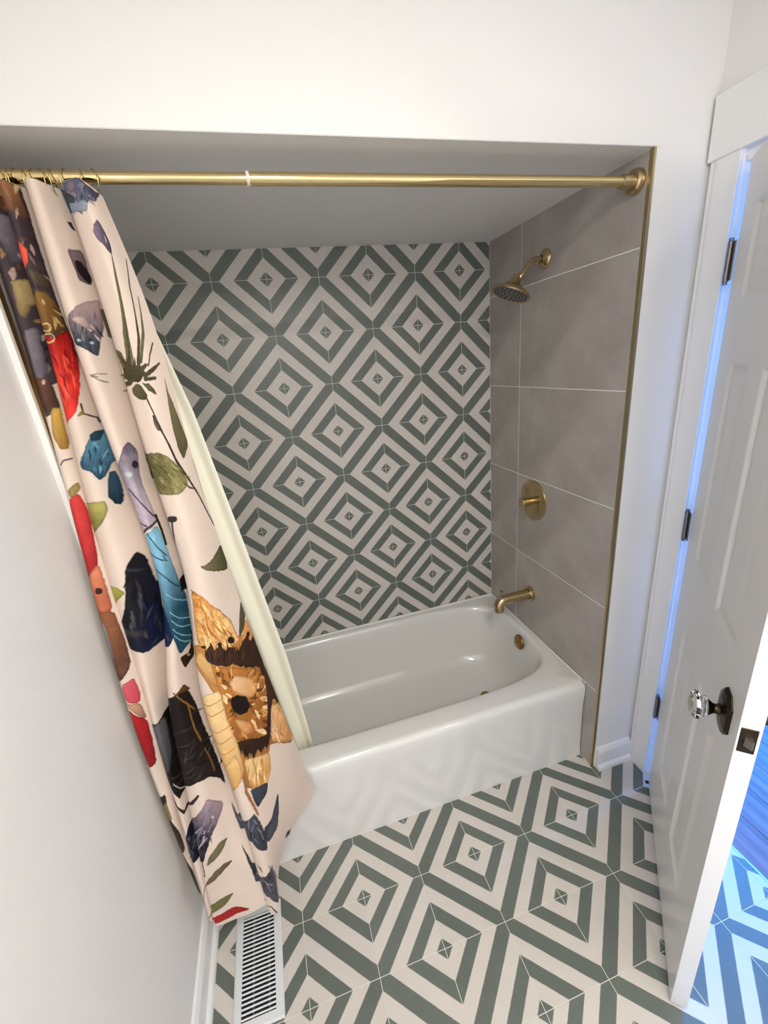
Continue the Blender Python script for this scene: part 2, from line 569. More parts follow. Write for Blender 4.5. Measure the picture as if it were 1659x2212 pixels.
# ---------------------------------------------------------------- bathtub
def tub_mesh():
    bm = bmesh.new()
    a0, b0, cx0, cy0 = 0.7480, 0.3755, -0.7500, -0.3795
    nq = 40
    th = []
    corner = math.atan2(b0, a0)
    for s0, s1 in ((-corner, corner), (corner, math.pi - corner), (math.pi - corner, math.pi + corner), (math.pi + corner, 2 * math.pi - corner)):
        for k in range(nq):
            th.append(s0 + (s1 - s0) * k / nq)
    def loop(cx, cy, a, b, n, z):
        out = []
        for t in th:
            c, s = math.cos(t), math.sin(t)
            # angles are laid out on the outer box so that every loop keeps its share of points
            r = (abs(c / a) ** n + abs(s / b) ** n) ** (-1.0 / n)
            out.append(bm.verts.new((cx + r * c, cy + r * s, z)))
        return out
    L = []
    # outside: apron is gently bowed, the rim rolls over
    for z, inset in ((0.0, -0.002), (0.012, -0.0015), (0.03, 0.0005), (0.06, 0.002), (0.22, 0.0045), (0.27, 0.004), (0.31, 0.0015), (0.345, 0.000), (0.362, 0.001)):
        L.append((cx0, cy0 + inset / 2, a0, b0 - inset / 2, 300, z))
    for k in range(1, 7):
        an = k / 6 * math.pi / 2
        ins = 0.025 * (1 - math.cos(an)) + 0.001
        L.append((cx0, cy0 + ins / 2, a0 - (0.0005 if k < 6 else 0.001), b0 - ins / 2, 300, 0.362 + 0.025 * math.sin(an)))
    L.append((-0.752, -0.352, 0.735, 0.328, 7.0, TUBZ))
    # basin lip and basin
    for cx, cy, a, b, n, z in ((-0.755, -0.350, 0.726, 0.317, 4.8, TUBZ), (-0.755, -0.350, 0.721, 0.312, 4.7, 0.3855), (-0.755, -0.350, 0.716, 0.307, 4.6, 0.381),
                               (-0.754, -0.350, 0.711, 0.303, 4.5, 0.373), (-0.753, -0.350, 0.707, 0.300, 4.5, 0.360), (-0.752, -0.350, 0.700, 0.296, 4.4, 0.33), (-0.749, -0.350, 0.690, 0.289, 4.3, 0.28),
                               (-0.744, -0.350, 0.674, 0.280, 4.2, 0.22), (-0.736, -0.350, 0.655, 0.268, 4.1, 0.165), (-0.728, -0.350, 0.635, 0.254, 4.0, 0.125),
                               (-0.722, -0.350, 0.610, 0.236, 3.8, 0.098), (-0.716, -0.350, 0.575, 0.210, 3.6, 0.080), (-0.71, -0.350, 0.53, 0.18, 3.4, 0.070), (-0.70, -0.350, 0.46, 0.14, 3.2, 0.064),
                               (-0.70, -0.350, 0.34, 0.10, 3.0, 0.061), (-0.70, -0.350, 0.18, 0.05, 2.5, 0.060)):
        L.append((cx, cy, a, b, n, z))
    loops = [loop(*l) for l in L]
    n = len(th)
    for k in range(len(loops) - 1):
        for i in range(n):
            j = (i + 1) % n
            bm.faces.new((loops[k][i], loops[k][j], loops[k + 1][j], loops[k + 1][i]))
    bm.faces.new(loops[-1])
    bmesh.ops.recalc_face_normals(bm, faces=bm.faces)
    return bm
tub = empty('bathtub', (-0.75, -0.3775, 0), 'white enamelled alcove bathtub with a rounded basin', 'bathtub')
def child(name, bm, parent, material, sm=40, label=None):
    """part whose mesh is written in world coordinates"""
    o = obj(name, bm, parent, material, label=label)
    inv = Vector((0, 0, 0))
    p = parent
    off = Vector((0, 0, 0))
    while p is not None:
        off += Vector(p.location)
        p = p.parent
    o.location = -off
    if sm:
        smooth(o, sm)
    return o
child('tub_shell', tub_mesh(), tub, ENAMEL, 60)
ov = child('overflow_plate', lathe(bmesh.new(), [(0, 0.036), (0.004, 0.036), (0.007, 0.0345), (0.0085, 0.031), (0.009, 0.0)], (-0.0575, -0.370, 0.333), (-1, 0, 0.10), cap=False), tub, PLATE, 35, 'brass overflow plate')
child('overflow_screw', lathe(bmesh.new(), [(0, 0.004), (0.0015, 0.0036), (0.0018, 0.0)], (-0.0664, -0.370, 0.334), (-1, 0, 0.10), 16, cap=False), ov, BLACK, 35)
dr = child('drain', lathe(bmesh.new(), [(0, 0.036), (0.003, 0.036), (0.005, 0.032), (0.004, 0.024), (0.002, 0.0)], (-0.235, -0.375, 0.061), (0, 0, 1), cap=False), tub, PLATE, 35, 'brass drain')
child('drain_stopper', lathe(bmesh.new(), [(0, 0.02), (0.008, 0.02), (0.012, 0.016), (0.013, 0.0)], (-0.235, -0.375, 0.064), (0, 0, 1), cap=False), dr, PLATE, 35)
# bead of caulk where tub meets tile
bm = bmesh.new()
tube(bm, [(-1.494, -0.0062, TUBZ + 0.001), (-0.006, -0.0062, TUBZ + 0.001)], 0.0055, 8)
tube(bm, [(-0.004, -0.008, TUBZ), (-0.004, -0.735, TUBZ)], 0.0035, 8)
child('caulk_bead', bm, tub, GROUT, 60)

# ---------------------------------------------------------------- shower fittings
def arc(c, r, a0, a1, n, y):
    return [(c[0] + r * math.cos(a0 + (a1 - a0) * k / n), y, c[1] + r * math.sin(a0 + (a1 - a0) * k / n)) for k in range(n + 1)]
SY = -0.394
sh = empty('shower_fixture', (0, SY, 1.968), 'brass shower head on a bent arm below the alcove ceiling', 'shower head')
child('flange', lathe(bmesh.new(), [(0, 0.032), (0.003, 0.032), (0.007, 0.029), (0.012, 0.021), (0.016, 0.014), (0.018, 0.0115)], (0, SY, 1.968), (-1, 0, 0), cap=False), sh, BRASS)
pts = [(-0.002, SY, 1.968), (-0.02, SY, 1.968)] + arc((-0.035, 1.928), 0.040, math.pi / 2, math.pi / 2 + math.radians(48), 10, SY)
ex, ez = pts[-1][0], pts[-1][2]
dx, dz = -math.cos(math.radians(48)), -math.sin(math.radians(48))
pts += [(ex + dx * k, SY, ez + dz * k) for k in (0.02, 0.04, 0.052)]
child('arm', tube(bmesh.new(), pts, 0.0088, 24), sh, BRASS)
jx, jz = pts[-1][0], pts[-1][2]
child('nut', lathe(bmesh.new(), [(-0.008, 0.0115), (-0.006, 0.0135), (0.008, 0.0135), (0.012, 0.0115)], (jx, SY, jz), (dx, 0, dz), 24), sh, BRASS, 30)
hn = Vector((-0.40, 0, -0.92)).normalized()
fc = Vector((-0.138, SY, 1.862))
ho = fc - hn * 0.058
head = child('spray_head', lathe(bmesh.new(), [(-0.006, 0.012), (0.004, 0.015), (0.014, 0.019), (0.022, 0.024), (0.030, 0.032), (0.037, 0.043), (0.044, 0.057), (0.050, 0.066), (0.056, 0.0705), (0.060, 0.071), (0.0625, 0.0695), (0.0615, 0.066), (0.0600, 0.064), (0.0600, 0.0)], ho, hn, 64, cap=False), sh, BRASS, 30)
child('ball_joint', lathe(bmesh.new(), [(-0.014 + 0.028 * k / 12, max(0.001, 0.0135 * math.sin(math.pi * k / 12))) for k in range(13)], (jx + dx * 0.015, SY, jz + dz * 0.015), hn, 24), sh, BRASS, 60)
bm = bmesh.new()
ta = hn.cross(Vector((0, 1, 0))).normalized()
tb = hn.cross(ta).normalized()
fo = ho + hn * 0.0602
lathe(bm, [(0, 0.0625), (0.0012, 0.062), (0.0014, 0.0)], fo, hn, 48, cap=False)
face = child('spray_face', bm, head, mat('spray_face_grey', (0.23, 0.22, 0.21, 1), 0.35, 0.5, noise=0.2, nscale=80), 30, 'grey nozzle face')
bm = bmesh.new()
for r, n_, ph in ((0.056, 24, 0), (0.045, 16, .1), (0.034, 12, .2), (0.022, 8, 0), (0.010, 4, .3)):
    for k in range(n_):
        a = 2 * math.pi * k / n_ + ph
        q = fo + hn * 0.001 + (ta * math.cos(a) + tb * math.sin(a)) * r
        lathe(bm, [(0, 0.0032), (0.0028, 0.0022), (0.003, 0.0)], q, hn, 8, cap=False)
child('nozzles', bm, head, BLACK, 40, 'black rubber nozzles')['kind'] = 'stuff'

VY, VZ = -0.368, 1.052
vt = empty('shower_valve', (0, VY, VZ), 'round brass shower valve plate with a small lever handle', 'valve')
child('valve_plate', lathe(bmesh.new(), [(0, 0.0885), (0.003, 0.0885), (0.005, 0.0875), (0.0062, 0.085), (0.0068, 0.0)], (0, VY, VZ), (-1, 0, 0), 72, cap=False), vt, BRASS, 30)
child('valve_sleeve', lathe(bmesh.new(), [(0.004, 0.0165), (0.034, 0.0165), (0.035, 0.0155), (0.035, 0.0)], (0, VY, VZ), (-1, 0, 0), 32, cap=False), vt, BRASS, 30)
hd = child('handle', lathe(bmesh.new(), [(0.033, 0.019), (0.034, 0.020), (0.060, 0.020), (0.062, 0.0185), (0.062, 0.0)], (0, VY, VZ), (-1, 0, 0), 32, cap=False), vt, BRASS, 30)
child('lever', tube(bmesh.new(), [(-0.052, VY, VZ - 0.012), (-0.052, VY, VZ - 0.083), (-0.052, VY, VZ - 0.085)], [0.0048, 0.0048, 0.003], 16), hd, BRASS, 40)

PY, PZ = -0.368, 0.590
ts = empty('tub_spout', (0, PY, PZ), 'brass tub spout with a pull-up diverter knob', 'spout')
child('flange', lathe(bmesh.new(), [(0, 0.034), (0.016, 0.034), (0.018, 0.0325), (0.018, 0.026)], (0, PY, PZ), (-1, 0, 0), 48, cap=False), ts, BRASS, 30)
pts = [(-0.005, PY, PZ), (-0.06, PY, PZ), (-0.125, PY, PZ)] + [(-0.140 - 0.030 * math.sin(a), PY, PZ - 0.030 + 0.030 * math.cos(a)) for a in [math.pi / 2 * k / 10 for k in range(1, 11)]] + [(-0.170, PY, PZ - 0.052)]
child('spout_body', tube(bmesh.new(), pts, [0.0245, 0.0245, 0.0235] + [0.0232] * 10 + [0.0225], 32), ts, BRASS, 40)
dv = child('diverter_stem', tube(bmesh.new(), [(-0.158, PY, PZ + 0.018), (-0.158, PY, PZ + 0.042)], 0.0035, 12), ts, BRASS, 40)
child('diverter_knob', lathe(bmesh.new(), [(0.0, 0.0045), (0.006, 0.009), (0.010, 0.009), (0.011, 0.0)], (-0.158, PY, PZ + 0.040), (0, 0, 1), 20, cap=False), dv, BRASS, 40)

# ---------------------------------------------------------------- curtain rod and rings
RY, RZ = -0.775, 2.061
rod = empty('curtain_rod', (-0.75, RY, RZ), 'satin brass tension rod across the top of the tub alcove', 'curtain rod')
child('outer_tube', tube(bmesh.new(), [(-0.998, RY, RZ), (-0.5, RY, RZ), (-0.052, RY, RZ)], 0.0128, 40), rod, BRASS_ROD, 40)
child('inner_tube', tube(bmesh.new(), [(-1.49, RY, RZ), (-1.2, RY, RZ), (-0.99, RY, RZ)], 0.0110, 40), rod, BRASS_ROD, 40)
child('seam_collar', lathe(bmesh.new(), [(0, 0.0112), (0, 0.0134), (0.006, 0.0134), (0.006, 0.0128)], (-1.003, RY, RZ), (1, 0, 0), 40, cap=False), rod, PLASTIC_W, 30, 'pale plastic collar')
child('flange', lathe(bmesh.new(), [(0.0, 0.030), (0.008, 0.030), (0.014, 0.0285), (0.018, 0.024), (0.019, 0.0185), (0.045, 0.0175), (0.050, 0.0165), (0.052, 0.0128)], (-0.0005, RY, RZ), (-1, 0, 0), 56, cap=False), rod, BRASS, 30)
child('flange', lathe(bmesh.new(), [(0.0, 0.030), (0.008, 0.030), (0.014, 0.0285), (0.018, 0.024), (0.019, 0.0185), (0.040, 0.0175), (0.042, 0.0110)], (-1.4985, RY, RZ), (1, 0, 0), 56, cap=False), rod, BRASS, 30)

# ---------------------------------------------------------------- shower curtain
# rows: top to hem; columns: from the left wall, over the folds, to the free edge (x, y, z)
CTRL = [
    [(-1.495,-0.720,2.045), (-1.497,-0.776,2.045), (-1.486,-0.790,2.045), (-1.433,-0.740,2.045), (-1.445,-0.794,2.045), (-1.432,-0.810,2.045), (-1.416,-0.776,2.045), (-1.391,-0.745,2.045), (-1.401,-0.797,2.045), (-1.384,-0.815,2.045), (-1.364,-0.779,2.045), (-1.331,-0.745,2.045), (-1.341,-0.797,2.045), (-1.319,-0.815,2.045), (-1.307,-0.820,2.045), (-1.297,-0.811,2.040), (-1.288,-0.794,2.034), (-1.282,-0.780,2.028)],
    [(-1.495,-0.730,1.776), (-1.497,-0.786,1.776), (-1.486,-0.800,1.776), (-1.435,-0.750,1.776), (-1.447,-0.809,1.770), (-1.433,-0.825,1.770), (-1.415,-0.791,1.770), (-1.389,-0.752,1.770), (-1.399,-0.812,1.768), (-1.379,-0.830,1.768), (-1.354,-0.794,1.768), (-1.316,-0.752,1.768), (-1.326,-0.817,1.764), (-1.304,-0.835,1.764), (-1.284,-0.840,1.765), (-1.268,-0.831,1.770), (-1.255,-0.815,1.776), (-1.244,-0.800,1.783)],
    [(-1.495,-0.768,1.506), (-1.497,-0.824,1.506), (-1.486,-0.838,1.506), (-1.449,-0.788,1.506), (-1.461,-0.832,1.496), (-1.437,-0.848,1.496), (-1.407,-0.814,1.496), (-1.369,-0.772,1.496), (-1.379,-0.837,1.492), (-1.362,-0.855,1.492), (-1.341,-0.819,1.492), (-1.307,-0.772,1.492), (-1.317,-0.842,1.484), (-1.295,-0.860,1.484), (-1.274,-0.863,1.486), (-1.258,-0.850,1.494), (-1.243,-0.830,1.508), (-1.233,-0.812,1.522)],
    [(-1.495,-0.817,1.237), (-1.497,-0.873,1.237), (-1.486,-0.887,1.237), (-1.453,-0.837,1.237), (-1.465,-0.864,1.222), (-1.435,-0.880,1.222), (-1.398,-0.846,1.222), (-1.354,-0.805,1.222), (-1.364,-0.867,1.215), (-1.347,-0.885,1.215), (-1.327,-0.849,1.215), (-1.295,-0.805,1.215), (-1.305,-0.872,1.204), (-1.283,-0.890,1.204), (-1.260,-0.888,1.206), (-1.242,-0.869,1.219), (-1.226,-0.842,1.240), (-1.214,-0.818,1.260)],
    [(-1.495,-0.850,0.968), (-1.497,-0.906,0.968), (-1.486,-0.920,0.968), (-1.452,-0.870,0.968), (-1.464,-0.889,0.947), (-1.448,-0.905,0.947), (-1.428,-0.871,0.947), (-1.399,-0.835,0.947), (-1.409,-0.897,0.938), (-1.388,-0.915,0.938), (-1.363,-0.879,0.938), (-1.324,-0.835,0.938), (-1.334,-0.900,0.923), (-1.312,-0.918,0.923), (-1.272,-0.911,0.926), (-1.239,-0.883,0.944), (-1.211,-0.848,0.971), (-1.190,-0.818,0.998)],
    [(-1.495,-0.860,0.699), (-1.497,-0.916,0.699), (-1.486,-0.930,0.699), (-1.452,-0.880,0.699), (-1.464,-0.919,0.672), (-1.452,-0.935,0.672), (-1.439,-0.911,0.672), (-1.419,-0.888,0.672), (-1.426,-0.932,0.661), (-1.396,-0.945,0.661), (-1.360,-0.909,0.661), (-1.310,-0.870,0.661), (-1.319,-0.930,0.642), (-1.298,-0.948,0.642), (-1.252,-0.919,0.646), (-1.216,-0.880,0.669), (-1.184,-0.840,0.703), (-1.161,-0.808,0.736)],
    [(-1.495,-0.875,0.465), (-1.497,-0.910,0.465), (-1.488,-0.930,0.465), (-1.472,-0.930,0.455), (-1.463,-0.949,0.435), (-1.454,-0.965,0.435), (-1.442,-0.960,0.435), (-1.430,-0.956,0.435), (-1.432,-0.972,0.421), (-1.396,-0.975,0.421), (-1.353,-0.953,0.421), (-1.299,-0.943,0.421), (-1.305,-0.967,0.399), (-1.283,-0.978,0.399), (-1.246,-0.938,0.430), (-1.202,-0.880,0.450), (-1.162,-0.831,0.470), (-1.137,-0.790,0.509)],
    [(-1.495,-0.870,0.250), (-1.496,-0.895,0.250), (-1.490,-0.915,0.245), (-1.476,-0.940,0.230), (-1.466,-0.969,0.215), (-1.458,-0.985,0.215), (-1.448,-0.985,0.215), (-1.439,-0.981,0.215), (-1.439,-0.995,0.200), (-1.398,-0.995,0.200), (-1.349,-0.995,0.200), (-1.294,-0.989,0.200), (-1.294,-1.000,0.175), (-1.272,-1.000,0.175), (-1.258,-0.938,0.235), (-1.207,-0.862,0.285), (-1.156,-0.812,0.300), (-1.114,-0.775,0.305)],
]
def spline_rows(P, tk, tn):
    """natural cubic spline of P (n, ...) at knots tk sampled at tn"""
    n = len(tk)
    P = P.reshape(n, -1)
    h = np.diff(tk)
    A = np.eye(n)
    B = np.zeros_like(P)
    for i in range(1, n - 1):
        A[i, i - 1], A[i, i], A[i, i + 1] = h[i - 1], 2 * (h[i - 1] + h[i]), h[i]
        B[i] = 6 * ((P[i + 1] - P[i]) / h[i] - (P[i] - P[i - 1]) / h[i - 1])
    M = np.linalg.solve(A, B)
    k = np.clip(np.searchsorted(tk, tn, side='right') - 1, 0, n - 2)
    a = (tk[k + 1] - tn)[:, None]
    b = (tn - tk[k])[:, None]
    hk = h[k][:, None]
    return M[k] * a ** 3 / (6 * hk) + M[k + 1] * b ** 3 / (6 * hk) + (P[k] / hk - M[k] * hk / 6) * a + (P[k + 1] / hk - M[k + 1] * hk / 6) * b

def curtain_surface(nu, nv):
    """returns points (nv, nu, 3), cloth coordinates s (nu,) and t (nv,) in metres"""
    G = np.array(CTRL)                                        # (8, 18, 3)
    tk = np.array([0, .15, .3, .45, .6, .75, .88, 1.0])
    d = np.linalg.norm(np.diff(G, axis=1), axis=2).mean(axis=0)
    sk = np.concatenate([[0], np.cumsum(d)])
    sn = np.linspace(0, sk[-1], nu)
    tn = np.linspace(0, 1, nv)
    rows = spline_rows(G, tk, tn).reshape(nv, G.shape[1], 3)
    pts = spline_rows(np.swapaxes(rows, 0, 1).copy(), sk, sn).reshape(nu, nv, 3)
    return np.swapaxes(pts, 0, 1), sn, tn * 1.84

def grid_object(name, P, material, colors=None, **kw):
    nv, nu = P.shape[:2]
    me = bpy.data.meshes.new(name)
    nverts, nf = nu * nv, (nu - 1) * (nv - 1)
    me.vertices.add(nverts)
    me.vertices.foreach_set('co', P.reshape(-1).astype(np.float32))
    idx = np.arange(nverts, dtype=np.int32).reshape(nv, nu)
    q = np.stack([idx[:-1, :-1], idx[1:, :-1], idx[1:, 1:], idx[:-1, 1:]], -1).reshape(-1, 4)
    me.loops.add(nf * 4)
    me.loops.foreach_set('vertex_index', q.reshape(-1))
    me.polygons.add(nf)
    me.polygons.foreach_set('loop_start', np.arange(0, nf * 4, 4, dtype=np.int32))
    me.polygons.foreach_set('use_smooth', np.ones(nf, dtype=bool))
    me.update(calc_edges=True)
    if colors is not None:
        ca = me.color_attributes.new('print', 'FLOAT_COLOR', 'POINT')
        c4 = np.ones((nverts, 4), dtype=np.float32)
        c4[:, :3] = colors.reshape(-1, 3)
        ca.data.foreach_set('color', c4.reshape(-1))
    me.materials.append(material)
    return obj(name, me, **kw)

def curtain_mat():
    M = bpy.data.materials.new('printed_curtain_cloth')
    M.use_nodes = True
    nt = M.node_tree
    p = nt.nodes['Principled BSDF']
    p.inputs['Roughness'].default_value = 0.55
    p.inputs['Specular IOR Level'].default_value = 0.18
    a = N(nt, 'ShaderNodeVertexColor', layer_name='print')
    nt.links.new(a.outputs['Color'], p.inputs['Base Color'])
    tc = N(nt, 'ShaderNodeTexCoord')
    mp = N(nt, 'ShaderNodeMapping')
    mp.inputs['Scale'].default_value = (900, 900, 900)
    nt.links.new(tc.outputs['Object'], mp.inputs[0])
    n = N(nt, 'ShaderNodeTexNoise')
    n.inputs['Scale'].default_value = 1.0
    nt.links.new(mp.outputs[0], n.inputs['Vector'])
    b = N(nt, 'ShaderNodeBump')
    b.inputs['Strength'].default_value = 0.12
    b.inputs['Distance'].default_value = 0.0006
    nt.links.new(n.outputs['Fac'], b.inputs['Height'])
    nt.links.new(b.outputs['Normal'], p.inputs['Normal'])
    return M

BASE = np.array(lin(222, 203, 190)[:3])
#PAINT_BEGIN
class Print:
    """paints flat motifs into the cloth: positions are millimetres on the cloth (across from the wall, down from the hem tape)"""
    def __init__(self, sn, tn):
        self.S, self.T = np.meshgrid(sn * 1000.0, tn * 1000.0)
        self.col = np.zeros(self.S.shape + (3,)) + BASE
        self.rng = np.random.default_rng(7)
        self.n1, self.n2 = self.noise(9), self.noise(9)
        self.fine = self.noise(5)
        self.big = self.noise(20)
        sm = self.noise(60)
        self.col *= (1 + 0.03 * sm)[..., None]
    def noise(self, cell):
        """smooth random field, about -1..1, feature size in mm"""
        s0, s1 = self.S[0, 0], self.S[0, -1]
        t1 = self.T[-1, 0]
        out = 0
        for k, a in ((1.0, 0.65), (0.45, 0.35)):
            c = cell * k
            g = self.rng.uniform(-1, 1, (int(t1 / c) + 3, int((s1 - s0) / c) + 3))
            x, y = (self.S[0] - s0) / c, self.T[:, 0] / c
            xi, yi = x.astype(int), y.astype(int)
            fx, fy = x - xi, y - yi
            fx, fy = (fx * fx * (3 - 2 * fx))[None, :], (fy * fy * (3 - 2 * fy))[:, None]
            q = g[yi][:, xi] * (1 - fx) * (1 - fy) + g[yi][:, xi + 1] * fx * (1 - fy) + g[yi + 1][:, xi] * (1 - fx) * fy + g[yi + 1][:, xi + 1] * fx * fy
            out = out + a * q
        return out
    def window(self, pts, pad):
        a = np.array(pts, float)
        s, t = self.S[0], self.T[:, 0]
        i0, i1 = np.searchsorted(s, a[:, 0].min() - pad), np.searchsorted(s, a[:, 0].max() + pad)
        j0, j1 = np.searchsorted(t, a[:, 1].min() - pad), np.searchsorted(t, a[:, 1].max() + pad)
        return a, slice(j0, j1), slice(i0, i1)
    def poly(self, pts, c1, c2, axis, streak, wob):
        a, J, I = self.window(pts, 6)
        x = self.S[J, I] + wob * self.n1[J, I]
        y = self.T[J, I] + wob * self.n2[J, I] * 1.5
        if x.size == 0:
            return
        # rounded outline: one pass of corner cutting
        b = np.roll(a, -1, axis=0)
        a = np.stack([a * .86 + b * .14, a * .14 + b * .86], 1).reshape(-1, 2)
        b = np.roll(a, -1, axis=0)
        ins = np.zeros(x.shape, bool)
        for (x0, y0), (x1, y1) in zip(a, b):
            if y0 == y1:
                continue
            c = ((y0 > y) != (y1 > y))
            ins ^= c & (x < (x1 - x0) * (y - y0) / (y1 - y0) + x0)
        # distance to the outline, for the soft rim of each brush mark
        near = np.full(x.shape, 1e9)
        for p_, q_ in zip(a, b):
            d_ = q_ - p_
            h_ = np.clip(((x - p_[0]) * d_[0] + (y - p_[1]) * d_[1]) / max(d_ @ d_, 1e-6), 0, 1)
            near = np.minimum(near, np.hypot(x - p_[0] - h_ * d_[0], y - p_[1] - h_ * d_[1]))
        sd = np.where(ins, near, -near)
        alpha = np.clip(sd / 1.6 + 0.5, 0, 1)[..., None]
        if axis:
            p, q = np.array(axis[0], float), np.array(axis[1], float)
        else:
            p, q = a.min(axis=0), a.max(axis=0)
        d = q - p
        L = max(np.hypot(*d), 1.0)
        d = d / L
        along = ((x - p[0]) * d[0] + (y - p[1]) * d[1]) / L
        across = (x - p[0]) * -d[1] + (y - p[1]) * d[0]
        # brush hairs run along the motif, uneven pigment pools in it
        hair = np.sin(across * 1.0 + 2.6 * self.n1[J, I] + 2.0 * self.n2[J, I]) * 0.35 + self.fine[J, I] * 0.5 + self.big[J, I] * 0.7
        k = np.clip(along + streak * 0.6 * hair, 0, 1)[..., None]
        C1, C2 = np.array(lin(*c1)[:3]), np.array(lin(*c2)[:3])
        rim = 0.62 + 0.38 * np.clip(near / 5.0, 0, 1)
        light = np.clip(self.big[J, I] - 0.1, 0, 1) * streak * 0.9 * np.clip(near / 8.0, 0, 1)
        colr = (C1 * (1 - k) + C2 * k) * ((1 + 0.35 * streak * hair) * rim)[..., None]
        colr = colr + light[..., None] * (0.5 * np.maximum(C1, C2) + 0.004)
        self.col[J, I] = self.col[J, I] * (1 - alpha) + np.clip(colr, 0.004, 0.9) * alpha
    def stroke(self, pts, w, c):
        n = len(pts)
        ws = list(w) if isinstance(w, (list, tuple)) else [w] * n
        if len(ws) != n:
            ws = list(np.interp(np.linspace(0, 1, n), np.linspace(0, 1, len(ws)), ws))
        a, J, I = self.window(pts, 14)
        x = self.S[J, I] + 0.7 * self.n1[J, I]
        y = self.T[J, I] + 0.9 * self.n2[J, I]
        if x.size == 0:
            return
        best = np.full(x.shape, 1e9)
        for k in range(n - 1):
            p, q = a[k], a[k + 1]
            d = q - p
            L2 = max(d @ d, 1e-6)
            h = np.clip(((x - p[0]) * d[0] + (y - p[1]) * d[1]) / L2, 0, 1)
            r = np.hypot(x - p[0] - h * d[0], y - p[1] - h * d[1]) - 0.5 * (ws[k] * (1 - h) + ws[k + 1] * h)
            best = np.minimum(best, r)
        alpha = np.clip(0.5 - best / 1.4, 0, 1)[..., None]
        C = np.array(lin(*c)[:3])
        self.col[J, I] = self.col[J, I] * (1 - alpha) + C * (1 + 0.3 * self.fine[J, I])[..., None] * alpha

